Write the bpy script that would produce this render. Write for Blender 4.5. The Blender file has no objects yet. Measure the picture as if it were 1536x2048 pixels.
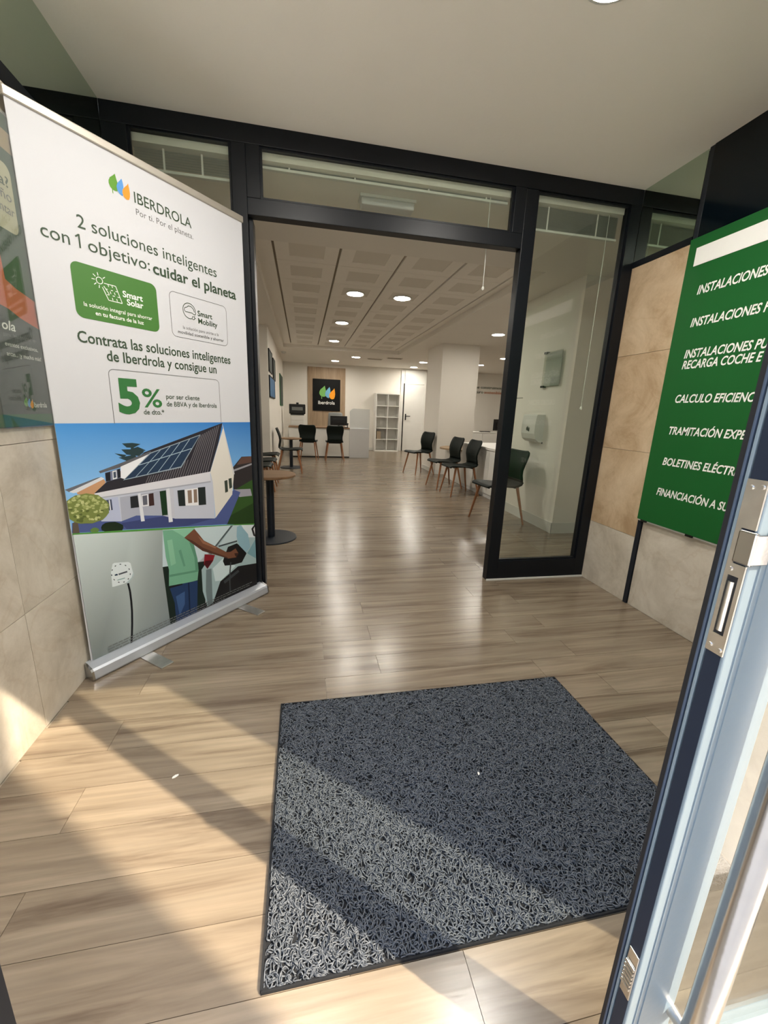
import bpy, bmesh, math, random
import numpy as np
from mathutils import Matrix, Vector

C = bpy.context.scene.collection
sc = bpy.context.scene
rnd = random.Random(7)

# ------------------------------------------------------------------ camera
cam_d = bpy.data.cameras.new('camera')
cam = bpy.data.objects.new('camera', cam_d); C.objects.link(cam)
cam_d.sensor_fit = 'AUTO'; cam_d.sensor_width = 36.0
cam_d.lens = 809.78 / 2048.0 * 36.0
cam_d.clip_start = 0.02; cam_d.clip_end = 200
cam.matrix_world = Matrix(((0.980900, 0.010681, -0.194221, 0.0),
                           (-0.190937, 0.243498, -0.950922, 0.0),
                           (0.037136, 0.969843, 0.240886, 1.25),
                           (0, 0, 0, 1)))
sc.camera = cam

# ------------------------------------------------------------------ sky, sun, exposure
w = bpy.data.worlds.new('sky'); sc.world = w; w.use_nodes = True
nt = w.node_tree; nt.nodes.clear()
wo = nt.nodes.new('ShaderNodeOutputWorld'); bg = nt.nodes.new('ShaderNodeBackground')
sky = nt.nodes.new('ShaderNodeTexSky'); sky.sky_type = 'NISHITA'; sky.sun_disc = False
sky.sun_elevation = math.radians(46); sky.sun_rotation = math.radians(130); sky.air_density = 1.2; sky.dust_density = 2.0
bg.inputs['Strength'].default_value = 0.24
nt.links.new(sky.outputs[0], bg.inputs[0]); nt.links.new(bg.outputs[0], wo.inputs[0])

sun_d = bpy.data.lights.new('sun', 'SUN'); sun = bpy.data.objects.new('sun', sun_d); C.objects.link(sun)
sun_d.energy = 2.9; sun_d.angle = math.radians(0.65); sun_d.color = (1.0, 0.86, 0.66)
SUN_DIR = Vector((-0.768, 0.640, -1.03)).normalized()
sun.rotation_euler = SUN_DIR.to_track_quat('-Z', 'Y').to_euler(); sun.location = (4, -4, 6)

sc.view_settings.view_transform = 'Standard'; sc.view_settings.look = 'None'
sc.view_settings.gamma = 1.0; sc.view_settings.use_curve_mapping = False
sc.view_settings.exposure = 1.92

# ------------------------------------------------------------------ helpers
def lin(c):
    return tuple(((x/255.0)/12.92 if x/255.0 <= 0.04045 else ((x/255.0+0.055)/1.055)**2.4) for x in c)

def tag(o, label=None, cat=None, group=None, kind=None):
    if label: o['label'] = label
    if cat: o['category'] = cat
    if group: o['group'] = group
    if kind: o['kind'] = kind
    return o

def empty(name, loc=(0, 0, 0), rz=0.0, label=None, cat=None, group=None, kind=None):
    o = bpy.data.objects.new(name, None); C.objects.link(o)
    o.location = loc; o.rotation_euler = (0, 0, rz); o.empty_display_size = 0.1
    return tag(o, label, cat, group, kind)

def copy_tree(o, parent=None):
    c = o.copy(); C.objects.link(c); c.parent = parent
    for ch in list(o.children): copy_tree(ch, c)
    return c

class MB:
    def __init__(s): s.v = []; s.f = []; s.m = []; s.c = []; s.sm = []
    def add(s, vs, fs, mi=0, cols=None, smooth=False):
        b = len(s.v); s.v += [tuple(p) for p in vs]
        for f in fs:
            s.f.append([b+i for i in f]); s.m.append(mi); s.sm.append(smooth)
            s.c.append(cols)
        return s
    def box(s, x0, x1, y0, y1, z0, z1, mi=0, bev=0.0):
        if bev <= 0:
            vs = [(x0,y0,z0),(x1,y0,z0),(x1,y1,z0),(x0,y1,z0),(x0,y0,z1),(x1,y0,z1),(x1,y1,z1),(x0,y1,z1)]
            fs = [(0,3,2,1),(4,5,6,7),(0,1,5,4),(1,2,6,5),(2,3,7,6),(3,0,4,7)]
            return s.add(vs, fs, mi)
        bm = bmesh.new(); bmesh.ops.create_cube(bm, size=1)
        for v in bm.verts:
            v.co = ((x0+x1)/2+v.co.x*(x1-x0), (y0+y1)/2+v.co.y*(y1-y0), (z0+z1)/2+v.co.z*(z1-z0))
        bmesh.ops.bevel(bm, geom=bm.edges[:], offset=bev, segments=2, affect='EDGES', profile=0.5)
        return s.bm(bm, mi)
    def bm(s, bm, mi=0, smooth=False, mat=None):
        if mat: bm.transform(mat)
        bm.verts.index_update()
        s.add([v.co[:] for v in bm.verts], [[v.index for v in f.verts] for f in bm.faces], mi, smooth=smooth); bm.free(); return s
    def tube(s, pts, r, n=10, mi=0, caps=True, smooth=True):
        pts = [Vector(p) for p in pts]; rs = r if isinstance(r, (list, tuple)) else [r]*len(pts)
        vs = []; up0 = None
        for i, p in enumerate(pts):
            t = (pts[min(i+1, len(pts)-1)] - pts[max(i-1, 0)]).normalized()
            if up0 is None:
                up0 = Vector((0, 0, 1)) if abs(t.z) < 0.9 else Vector((1, 0, 0))
            a = t.cross(up0).normalized(); b = t.cross(a).normalized(); up0 = -b if False else up0
            for k in range(n):
                q = 2*math.pi*k/n; vs.append(p + a*math.cos(q)*rs[i] + b*math.sin(q)*rs[i])
        fs = []
        for i in range(len(pts)-1):
            for k in range(n):
                fs.append((i*n+k, i*n+(k+1) % n, (i+1)*n+(k+1) % n, (i+1)*n+k))
        s.add(vs, fs, mi, smooth=smooth)
        if caps:
            s.add(vs[:n], [tuple(range(n))], mi); s.add(vs[-n:], [tuple(range(n))[::-1]], mi)
        return s
    def lathe(s, prof, c=(0, 0, 0), n=40, mi=0, smooth=False):
        vs = []; fs = []
        for r, z in prof:
            for k in range(n):
                a = 2*math.pi*k/n; vs.append((c[0]+r*math.cos(a), c[1]+r*math.sin(a), c[2]+z))
        for i in range(len(prof)-1):
            for k in range(n):
                fs.append((i*n+k, i*n+(k+1) % n, (i+1)*n+(k+1) % n, (i+1)*n+k))
        s.add(vs, fs, mi, smooth=smooth)
        if prof[0][0] > 1e-6: s.add(vs[:n], [tuple(range(n))[::-1]], mi)
        if prof[-1][0] > 1e-6: s.add(vs[-n:], [tuple(range(n))], mi)
        return s
    def poly(s, pts, mi=0, cols=None):
        return s.add(pts, [tuple(range(len(pts)))], mi, cols)
    def build(s, name, mats, parent=None, seed=None):
        me = bpy.data.meshes.new(name); me.from_pydata(s.v, [], s.f)
        mats = mats if isinstance(mats, (list, tuple)) else [mats]
        for m in mats: me.materials.append(m)
        me.polygons.foreach_set('material_index', s.m); me.polygons.foreach_set('use_smooth', s.sm)
        if any(c is not None for c in s.c):
            a = me.color_attributes.new('Col', 'FLOAT_COLOR', 'CORNER')
            for p, c in zip(me.polygons, s.c):
                for j, li in enumerate(p.loop_indices):
                    q = (1, 1, 1) if c is None else (c[j] if isinstance(c[0], (tuple, list)) else c)
                    a.data[li].color = (*q, 1)
        if seed is not None:
            a = me.attributes.new('seed', 'FLOAT', 'FACE')
            vals = seed if isinstance(seed, (list, tuple)) else [seed]*len(me.polygons)
            a.data.foreach_set('value', vals)
        me.validate(); me.update()
        o = bpy.data.objects.new(name, me); C.objects.link(o)
        if parent is not None: o.parent = parent
        return o

# ------------------------------------------------------------------ materials
M = {}
def mat(name, col, rough=0.5, metal=0.0, spec=0.5, coat=0.0, noise=None, bump=None):
    m = bpy.data.materials.new(name); m.use_nodes = True; n = m.node_tree.nodes; l = m.node_tree.links
    b = n['Principled BSDF']; b.inputs['Roughness'].default_value = rough; b.inputs['Metallic'].default_value = metal
    b.inputs['Specular IOR Level'].default_value = spec; b.inputs['Coat Weight'].default_value = coat
    b.inputs['Base Color'].default_value = (*col, 1)
    tc = n.new('ShaderNodeTexCoord')
    if noise:
        nz = n.new('ShaderNodeTexNoise'); nz.inputs['Scale'].default_value = noise[0]; nz.inputs['Detail'].default_value = 5
        mx = n.new('ShaderNodeMix'); mx.data_type = 'RGBA'
        mx.inputs[6].default_value = (*[c*(1-noise[1]) for c in col], 1); mx.inputs[7].default_value = (*[min(1, c*(1+noise[1])) for c in col], 1)
        l.new(tc.outputs['Object'], nz.inputs['Vector']); l.new(nz.outputs['Fac'], mx.inputs[0]); l.new(mx.outputs[2], b.inputs['Base Color'])
    if bump:
        nb = n.new('ShaderNodeTexNoise'); nb.inputs['Scale'].default_value = bump[0]; nb.inputs['Detail'].default_value = 4
        bp = n.new('ShaderNodeBump'); bp.inputs['Strength'].default_value = bump[1]; bp.inputs['Distance'].default_value = 0.01
        l.new(tc.outputs['Object'], nb.inputs['Vector']); l.new(nb.outputs['Fac'], bp.inputs['Height']); l.new(bp.outputs[0], b.inputs['Normal'])
    M[name] = m; return m

mat('plaster', lin((246, 242, 234)), 0.9, noise=(3, 0.02), bump=(60, 0.06))
mat('plaster_white', lin((232, 227, 218)), 0.85, noise=(4, 0.02), bump=(80, 0.05))
mat('tile_white', lin((240, 235, 226)), 0.85, noise=(30, 0.03))
mat('tile_perf', lin((222, 216, 205)), 0.95, noise=(200, 0.08))
mat('gap', lin((150, 140, 124)), 0.9)
mat('frame', lin((9, 14, 21)), 0.42, spec=0.3, noise=(9, 0.12), bump=(120, 0.03))
mat('frame_trim', lin((20, 26, 36)), 0.5, noise=(8, 0.2))
mat('alu_door', lin((124, 140, 150)), 0.4, spec=0.5, noise=(14, 0.06), bump=(90, 0.03))
mat('alu_door_edge', lin((70, 84, 104)), 0.45, spec=0.4, noise=(12, 0.08))
mat('edge_shade_navy', lin((30, 40, 56)), 0.5, spec=0.3, noise=(10, 0.1))  # shade of the stile's edge face, put into the colour
mat('gasket', lin((20, 22, 27)), 0.6, noise=(20, 0.2))
mat('chrome', (0.48, 0.48, 0.48), 0.2, 1.0, noise=(25, 0.1), bump=(40, 0.03))
mat('steel', (0.66, 0.64, 0.60), 0.36, 1.0, noise=(30, 0.18), bump=(60, 0.08))
mat('alu_base', lin((200, 205, 214)), 0.34, 0.55, noise=(20, 0.04))
mat('alu_rail', lin((190, 184, 174)), 0.4, 0.6, noise=(20, 0.04))
mat('banner', lin((206, 207, 212)), 0.55, spec=0.3, noise=(2, 0.01))
mat('ink_dark', lin((52, 72, 52)), 0.6, noise=(40, 0.05)); mat('ink_green', lin((46, 112, 56)), 0.6, noise=(40, 0.05)); mat('ink_grey', lin((110, 112, 112)), 0.6, noise=(40, 0.05))
mat('ink_white', lin((240, 240, 236)), 0.6, noise=(40, 0.02)); mat('ink_orange', lin((190, 110, 60)), 0.6, noise=(40, 0.05))
mat('box_green', lin((66, 118, 46)), 0.55, noise=(30, 0.03))
mat('sign_green', lin((22, 92, 40)), 0.42, spec=0.35, noise=(3, 0.06))
mat('sign_black', lin((9, 9, 10)), 0.55, spec=0.2, noise=(10, 0.1))
mat('chair_shell', lin((5, 17, 13)), 0.55, spec=0.22, noise=(30, 0.15))
mat('chair_black', lin((16, 18, 20)), 0.5, noise=(30, 0.15))
mat('chair_grey', lin((120, 122, 120)), 0.7, noise=(30, 0.1))
mat('leg_wood', lin((150, 100, 64)), 0.5, noise=(25, 0.2))
mat('table_metal', lin((16, 26, 38)), 0.45, noise=(20, 0.15))
mat('cabinet_white', lin((228, 226, 220)), 0.45, noise=(6, 0.02))
mat('panel_grey', lin((206, 206, 206)), 0.5, noise=(6, 0.02))
mat('plastic_white', lin((214, 214, 208)), 0.4, noise=(10, 0.02))
mat('plastic_black', lin((14, 14, 15)), 0.35, noise=(20, 0.2))
mat('black_gloss', lin((6, 14, 20)), 0.12, spec=0.35, noise=(3, 0.1))
mat('scrap', lin((235, 230, 222)), 0.8, noise=(60, 0.05))
mat('asphalt', lin((230, 224, 214)), 0.9, noise=(8, 0.1))
mat('ext_stone', lin((176, 164, 146)), 0.8, noise=(5, 0.1))
mat('mat_back', lin((20, 22, 26)), 0.9, noise=(80, 0.2))
mat('mat_fibre', lin((84, 89, 96)), 0.42, spec=0.5, noise=(60, 0.3))
mat('brown_panel', lin((150, 132, 108)), 0.6, noise=(5, 0.08))
mat('curtain_green', lin((24, 98, 52)), 0.7, noise=(8, 0.05))
mat('paper_blue', lin((48, 104, 150)), 0.6, noise=(6, 0.3)); mat('paper_dark', lin((34, 50, 44)), 0.6, noise=(12, 0.4))

def print_mat():
    m = bpy.data.materials.new('print'); m.use_nodes = True; n = m.node_tree.nodes; l = m.node_tree.links
    b = n['Principled BSDF']; b.inputs['Roughness'].default_value = 0.55; b.inputs['Specular IOR Level'].default_value = 0.3
    a = n.new('ShaderNodeVertexColor'); a.layer_name = 'Col'; l.new(a.outputs[0], b.inputs['Base Color']); M['print'] = m
print_mat()

def glass_mat(name, tint, gl=1.0, haze=0.0):
    m = bpy.data.materials.new(name); m.use_nodes = True; n = m.node_tree.nodes; l = m.node_tree.links; n.clear()
    o = n.new('ShaderNodeOutputMaterial'); t = n.new('ShaderNodeBsdfTransparent'); g = n.new('ShaderNodeBsdfGlossy'); mx = n.new('ShaderNodeMixShader'); f = n.new('ShaderNodeFresnel')
    t.inputs[0].default_value = (*tint, 1); g.inputs['Roughness'].default_value = 0.02; g.inputs[0].default_value = (gl, gl, gl, 1); f.inputs[0].default_value = 1.5
    ge = n.new('ShaderNodeNewGeometry'); mi = n.new('ShaderNodeMix'); mi.inputs[2].default_value = 1.5; mi.inputs[3].default_value = 1/1.5
    l.new(ge.outputs['Backfacing'], mi.inputs[0]); l.new(mi.outputs[0], f.inputs[0])   # the same reflectance from both faces of a pane
    l.new(f.outputs[0], mx.inputs[0]); l.new(t.outputs[0], mx.inputs[1]); l.new(g.outputs[0], mx.inputs[2])
    last = mx
    if haze > 0:
        d = n.new('ShaderNodeBsdfDiffuse'); d.inputs[0].default_value = (0.8, 0.82, 0.82, 1); m2 = n.new('ShaderNodeMixShader'); m2.inputs[0].default_value = haze
        l.new(mx.outputs[0], m2.inputs[1]); l.new(d.outputs[0], m2.inputs[2]); last = m2
    l.new(last.outputs[0], o.inputs[0]); M[name] = m
glass_mat('glass', (0.93, 0.96, 0.93)); glass_mat('glass_green', (0.86, 0.92, 0.88)); glass_mat('blind_film', (0.8, 0.84, 0.82), 1.0, 0.35); glass_mat('frosted', (0.92, 0.93, 0.94), 0.8, 0.4); glass_mat('acrylic', (0.86, 0.88, 0.85), 1.0, 0.02); glass_mat('glass_grey', (0.78, 0.80, 0.79))

def mirror_mat():
    m = bpy.data.materials.new('mirror_green'); m.use_nodes = True; n = m.node_tree.nodes; l = m.node_tree.links
    b = n['Principled BSDF']; b.inputs['Base Color'].default_value = (0.50, 0.60, 0.50, 1); b.inputs['Metallic'].default_value = 1.0; b.inputs['Roughness'].default_value = 0.02
    M['mirror'] = m
mirror_mat()

def wood_mat(name, ca, cb, cc, rough, use_seed=True, scale=1.0, axis=0):
    m = bpy.data.materials.new(name); m.use_nodes = True; n = m.node_tree.nodes; l = m.node_tree.links
    b = n['Principled BSDF']; b.inputs['Roughness'].default_value = rough
    tc = n.new('ShaderNodeTexCoord'); mp = n.new('ShaderNodeMapping')
    s = [13.0*scale]*3; s[axis] = 0.95*scale; mp.inputs['Scale'].default_value = s
    add = n.new('ShaderNodeVectorMath'); add.operation = 'ADD'
    at = n.new('ShaderNodeAttribute'); at.attribute_name = 'seed'
    sm = n.new('ShaderNodeVectorMath'); sm.operation = 'SCALE'; sm.inputs[0].default_value = (37.0, 91.0, 53.0)
    l.new(at.outputs['Fac'], sm.inputs['Scale']); l.new(tc.outputs['Object'], add.inputs[0]); l.new(sm.outputs[0], add.inputs[1])
    l.new(add.outputs[0], mp.inputs['Vector'])
    n1 = n.new('ShaderNodeTexNoise'); n1.inputs['Scale'].default_value = 1.0; n1.inputs['Detail'].default_value = 5; n1.inputs['Roughness'].default_value = 0.62; n1.inputs['Distortion'].default_value = 0.7
    l.new(mp.outputs[0], n1.inputs['Vector'])
    r = n.new('ShaderNodeValToRGB'); r.color_ramp.elements[0].position = 0.34; r.color_ramp.elements[1].position = 0.66
    r.color_ramp.elements[0].color = (*ca, 1); r.color_ramp.elements[1].color = (*cb, 1); e = r.color_ramp.elements.new(0.47); e.color = (*cc, 1)
    l.new(n1.outputs['Fac'], r.inputs[0])
    mp2 = n.new('ShaderNodeMapping'); s2 = [70.0*scale]*3; s2[axis] = 2.2*scale; mp2.inputs['Scale'].default_value = s2; l.new(add.outputs[0], mp2.inputs['Vector'])
    n2 = n.new('ShaderNodeTexNoise'); n2.inputs['Scale'].default_value = 1.0; n2.inputs['Detail'].default_value = 4; l.new(mp2.outputs[0], n2.inputs['Vector'])
    mr = n.new('ShaderNodeMapRange'); mr.inputs[1].default_value = 0.3; mr.inputs[2].default_value = 0.7; mr.inputs[3].default_value = 0.86; mr.inputs[4].default_value = 1.1; l.new(n2.outputs['Fac'], mr.inputs[0])
    mr2 = n.new('ShaderNodeMapRange'); mr2.inputs[3].default_value = 0.95; mr2.inputs[4].default_value = 1.05; l.new(at.outputs['Fac'], mr2.inputs[0])
    mm = n.new('ShaderNodeMath'); mm.operation = 'MULTIPLY'; l.new(mr.outputs[0], mm.inputs[0]); l.new(mr2.outputs[0], mm.inputs[1])
    vs = n.new('ShaderNodeVectorMath'); vs.operation = 'SCALE'; l.new(r.outputs[0], vs.inputs[0]); l.new(mm.outputs[0], vs.inputs['Scale'])
    l.new(vs.outputs[0], b.inputs['Base Color'])
    bp = n.new('ShaderNodeBump'); bp.inputs['Strength'].default_value = 0.08; bp.inputs['Distance'].default_value = 0.003; l.new(n2.outputs['Fac'], bp.inputs['Height']); l.new(bp.outputs[0], b.inputs['Normal'])
    M[name] = m
wood_mat('floor_wood', lin((100, 86, 72)), lin((144, 130, 112)), lin((127, 113, 96)), 0.24)
wood_mat('oak_top', lin((120, 90, 64)), lin((156, 122, 90)), lin((140, 108, 78)), 0.4, scale=1.5)
wood_mat('oak_wall', lin((150, 126, 100)), lin((178, 154, 126)), lin((166, 142, 114)), 0.55, axis=2)

def stone_mat(name, c0, c1, c2, rough):
    m = bpy.data.materials.new(name); m.use_nodes = True; n = m.node_tree.nodes; l = m.node_tree.links
    b = n['Principled BSDF']; b.inputs['Roughness'].default_value = rough
    tc = n.new('ShaderNodeTexCoord'); at = n.new('ShaderNodeAttribute'); at.attribute_name = 'seed'
    sm = n.new('ShaderNodeVectorMath'); sm.operation = 'SCALE'; sm.inputs[0].default_value = (17.0, 31.0, 23.0); l.new(at.outputs['Fac'], sm.inputs['Scale'])
    ad = n.new('ShaderNodeVectorMath'); l.new(tc.outputs['Object'], ad.inputs[0]); l.new(sm.outputs[0], ad.inputs[1])
    n1 = n.new('ShaderNodeTexNoise'); n1.inputs['Scale'].default_value = 3.2; n1.inputs['Detail'].default_value = 9; n1.inputs['Roughness'].default_value = 0.68; n1.inputs['Distortion'].default_value = 0.5; l.new(ad.outputs[0], n1.inputs['Vector'])
    r = n.new('ShaderNodeValToRGB'); r.color_ramp.elements[0].position = 0.36; r.color_ramp.elements[1].position = 0.66
    r.color_ramp.elements[0].color = (*c0, 1); r.color_ramp.elements[1].color = (*c1, 1); e = r.color_ramp.elements.new(0.5); e.color = (*c2, 1); l.new(n1.outputs['Fac'], r.inputs[0])
    # veins
    n3 = n.new('ShaderNodeTexNoise'); n3.inputs['Scale'].default_value = 1.6; n3.inputs['Detail'].default_value = 7; n3.inputs['Distortion'].default_value = 1.2; l.new(ad.outputs[0], n3.inputs['Vector'])
    r3 = n.new('ShaderNodeValToRGB'); r3.color_ramp.elements[0].position = 0.494; r3.color_ramp.elements[1].position = 0.52
    r3.color_ramp.elements[0].color = (1, 1, 1, 1); r3.color_ramp.elements[1].color = (1, 1, 1, 1); e = r3.color_ramp.elements.new(0.505); e.color = (0.93, 0.90, 0.87, 1); l.new(n3.outputs['Fac'], r3.inputs[0])
    vm = n.new('ShaderNodeVectorMath'); vm.operation = 'MULTIPLY'; l.new(r.outputs[0], vm.inputs[0]); l.new(r3.outputs[0], vm.inputs[1])
    l.new(vm.outputs[0], b.inputs['Base Color'])
    bp = n.new('ShaderNodeBump'); bp.inputs['Strength'].default_value = 0.03; bp.inputs['Distance'].default_value = 0.01; l.new(n1.outputs['Fac'], bp.inputs['Height']); l.new(bp.outputs[0], b.inputs['Normal'])
    M[name] = m
stone_mat('stone_warm', lin((176, 150, 118)), lin((212, 190, 160)), lin((198, 174, 143)), 0.32)
stone_mat('stone_grey', lin((176, 166, 150)), lin((212, 204, 190)), lin((196, 187, 172)), 0.35)

def emit(name, col, s):
    m = bpy.data.materials.new(name); m.use_nodes = True; b = m.node_tree.nodes['Principled BSDF']
    b.inputs['Base Color'].default_value = (*col, 1); b.inputs['Emission Color'].default_value = (*col, 1); b.inputs['Emission Strength'].default_value = s; M[name] = m
LAMP = 47.0
emit('lamp', (1.0, 0.94, 0.83), LAMP); emit('lobby_lamp', (1.0, 0.95, 0.87), 80.0)

# text: one mesh per line, lying in the local XZ plane facing -Y
def text(s, x0, z0, width, parent, m, cap=None, bold=0.0, shear=0.0, y=0.0, name='lettering', align='L', depth=0.0):
    cu = bpy.data.curves.new('t', 'FONT'); cu.body = s; cu.size = 1.0; cu.offset = bold; cu.shear = shear; cu.resolution_u = 3
    if depth: cu.extrude = depth
    o = bpy.data.objects.new('t', cu); C.objects.link(o)
    dg = bpy.context.evaluated_depsgraph_get(); me = bpy.data.meshes.new_from_object(o.evaluated_get(dg))
    bpy.data.objects.remove(o); bpy.data.curves.remove(cu)
    co = np.empty(len(me.vertices)*3, np.float32); me.vertices.foreach_get('co', co); co = co.reshape(-1, 3)
    xmin, xmax = co[:, 0].min(), co[:, 0].max(); kx = width/(xmax-xmin); kz = kx if cap is None else cap/0.727
    n = np.empty_like(co); n[:, 0] = (co[:, 0]-xmin)*kx + x0; n[:, 2] = co[:, 1]*kz + z0; n[:, 1] = y - co[:, 2]
    me.vertices.foreach_set('co', n.ravel()); me.name = name; me.materials.clear(); me.materials.append(m); me.update()
    ob = bpy.data.objects.new(name, me); C.objects.link(ob); ob.parent = parent
    return ob

def rrect(x0, x1, z0, z1, r, n=6):
    p = []
    for cx, cz, a0 in ((x1-r, z1-r, 0), (x0+r, z1-r, 90), (x0+r, z0+r, 180), (x1-r, z0+r, 270)):
        for i in range(n+1):
            a = math.radians(a0+90*i/n); p.append((cx+r*math.cos(a), cz+r*math.sin(a)))
    return p[::-1]

def ring2(mb, outer, inner, y, mi=0):
    n = len(outer)
    for i in range(n):
        j = (i+1) % n
        mb.add([(outer[i][0], y, outer[i][1]), (outer[j][0], y, outer[j][1]), (inner[j][0], y, inner[j][1]), (inner[i][0], y, inner[i][1])], [(0, 1, 2, 3)], mi)

def pline(mb, pts, wd, y, mi=0):
    for a, b in zip(pts, pts[1:]):
        dx, dz = b[0]-a[0], b[1]-a[1]; L = math.hypot(dx, dz) or 1; nx, nz = -dz/L*wd/2, dx/L*wd/2
        mb.add([(a[0]+nx, y, a[1]+nz), (b[0]+nx, y, b[1]+nz), (b[0]-nx, y, b[1]-nz), (a[0]-nx, y, a[1]-nz)], [(0, 1, 2, 3)], mi)

def drop(cx, cz, s, tip=(0.35, 1.0), n=22, lean=0.0):
    """leaf / drop outline: round belly and a pointed tip"""
    p = []
    for i in range(n+1):
        a = math.radians(35 + 290*i/n)
        p.append((cx + s*0.5*math.sin(a+0.0), cz - s*0.5*math.cos(a)*-1))
    q = []
    for i in range(n+1):
        t = i/n; a = math.radians(60 - 300*t)
        q.append((cx + 0.5*s*math.cos(a), cz + 0.5*s*math.sin(a)))
    q.append((cx+tip[0]*s, cz+tip[1]*s))
    return q

# three-part leaf/drop emblem; flat print, each drop a colour of its own
def emblem(x0, z0, wd, hg, parent, y, cols, name='emblem'):
    mb = MB(); k = 0
    def sh(pts, c):
        nonlocal k
        mb.poly([(x0+p[0]*wd, y-0.0002*k, z0+p[1]*hg) for p in pts], 0, c); k += 1
    leaf = [(0.36,1.0),(0.24,.86),(.10,.72),(.03,.56),(.02,.42),(.07,.28),(.16,.2),(.28,.17),(.40,.2),(.44,.34),(.46,.5),(.44,.64),(.40,.8)]
    blue = [(0.66,.92),(.56,.78),(.44,.62),(.38,.44),(.40,.26),(.50,.13),(.62,.08),(.68,.2),(.72,.4),(.72,.6),(.70,.78)]
    org = [(0.97,.84),(.90,.72),(.76,.56),(.66,.40),(.64,.24),(.70,.08),(.82,.0),(.94,.04),(1.0,.2),(1.02,.4),(1.0,.62)]
    sh(leaf[::-1], cols[0]); sh([(.15,.22),(.19,.22),(.19,.0),(.15,.02)], cols[0]); sh(blue[::-1], cols[1]); sh(org[::-1], cols[2])
    return mb.build(name, M['print'], parent)
LOGO = [lin((96, 150, 52)), lin((90, 150, 214)), lin((236, 150, 50))]

# ================================================================== SETTING
XL, XR = -1.0, 2.23          # entrance lobby side walls
YF = 2.725                   # glazed inner screen
ZC, ZI = 2.73, 2.60          # ceilings
YB = 13.3                    # far wall of the office

# ---- floor: slab + planks
floor = MB().box(-2.6, 8.0, 0.1, 13.6, -0.12, -0.006).build('floor', M['gap']); tag(floor, kind='structure')
PW, PL = 0.153, 1.085
y = 1.552
rows = []
k = 0
while y > 0.36: y -= PW; k -= 1
yy, kk = y, k
far = MB(); fseed = []
count = 0
def plank(mb, x0, x1, y0, y1):
    g = 0.0007; mb.box(x0+g, x1-g, y0+g, y1-g, -0.008, 0.0)
    return mb
while yy < YB:
    y0, y1 = max(yy, 0.22), min(yy+PW, YB)
    off = 0.364 if kk % 2 else 0.092
    lo, hi = (XL, XR) if y1 <= YF+0.1 else (-1.95, 7.6)
    x = off - PL*math.ceil((off-lo)/PL)
    if y1-y0 > 0.02:
        while x < hi:
            x0, x1 = max(x, lo), min(x+PL, hi)
            if x1-x0 > 0.01:
                near = y1 < 4.6 and -2.0 < (x0+x1)/2 < 3.4 and count < 150
                if near:
                    plank(MB(), x0, x1, y0, y1).build('plank', M['floor_wood'], floor, seed=rnd.random()); count += 1
                else:
                    plank(far, x0, x1, y0, y1); fseed += [rnd.random()]*6
            x += PL
    yy += PW; kk += 1
fo = far.build('plank_rows', M['floor_wood'], floor, seed=fseed); fo['kind'] = 'stuff'

# ---- street outside
pv = MB().box(-30, 30, -30, 0.2, -0.14, -0.02).build('pavement', M['asphalt']); tag(pv, kind='structure')

# ---- stone cladded side walls
def slabs(parent, X, face, ys, zs, warm_from):
    for i in range(len(zs)-1):
        for j in range(len(ys)-1):
            z0, z1 = zs[i], zs[i+1]; y0, y1 = ys[j], ys[j+1]
            m = M['stone_grey'] if z0 < warm_from else M['stone_warm']
            d = 0.02 + rnd.uniform(-0.0006, 0.0006); g = 0.0011
            mb = MB()
            x0, x1 = (X-0.02, X-0.02+d) if face > 0 else (X+0.02-d, X+0.02)
            mb.box(x0, x1, y0+g, y1-g, z0+g, z1-g)
            mb.build('stone_slab', m, parent, seed=rnd.random())
wl = MB().box(XL-0.2, XL-0.02, 0.30, YF+0.1, 0, ZC).build('wall_left', M['gap']); tag(wl, kind='structure')
slabs(wl, XL, 1, [0.30, 0.70, 1.56, 2.42, YF], [0.0, 0.485, 1.09, 1.70, 2.30], 9)
MB().box(XL-0.02, XL+0.004, 0.30, YF, 2.302, 2.36).build('black_rail', M['frame'], wl)
MB().box(XL-0.02, XL, 0.30, YF, 2.36, ZC).build('mirror_panel', M['mirror'], wl)
wr = MB().box(XR+0.02, XR+0.2, 0.75, YF+0.1, 0, ZC).build('wall_right', M['gap']); tag(wr, kind='structure')
slabs(wr, XR, -1, [0.75, 1.45, 2.232], [0.0, 0.64, 1.20, 1.74, 2.262], 0.4)
slabs(wr, XR, -1, [2.268, YF], [0.0, 0.476, 1.05, 1.69, 2.262], 0.4)
MB().box(XR-0.004, XR+0.02, 2.28, YF, 2.264, 2.30).build('black_rail', M['frame'], wr)
MB().box(XR, XR+0.02, 2.28, YF, 2.30, ZC).build('mirror_panel', M['mirror'], wr)
MB().box(XR-0.012, XR+0.02, 0.75, 2.235, 2.264, ZC).build('black_panel', M['black_gloss'], wr)
t1 = MB().box(XR-0.010, XR+0.02, 2.237, 2.268, 0.0, ZC, 0, 0.003).build('trim_1', M['frame_trim']); tag(t1, kind='structure')

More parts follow.
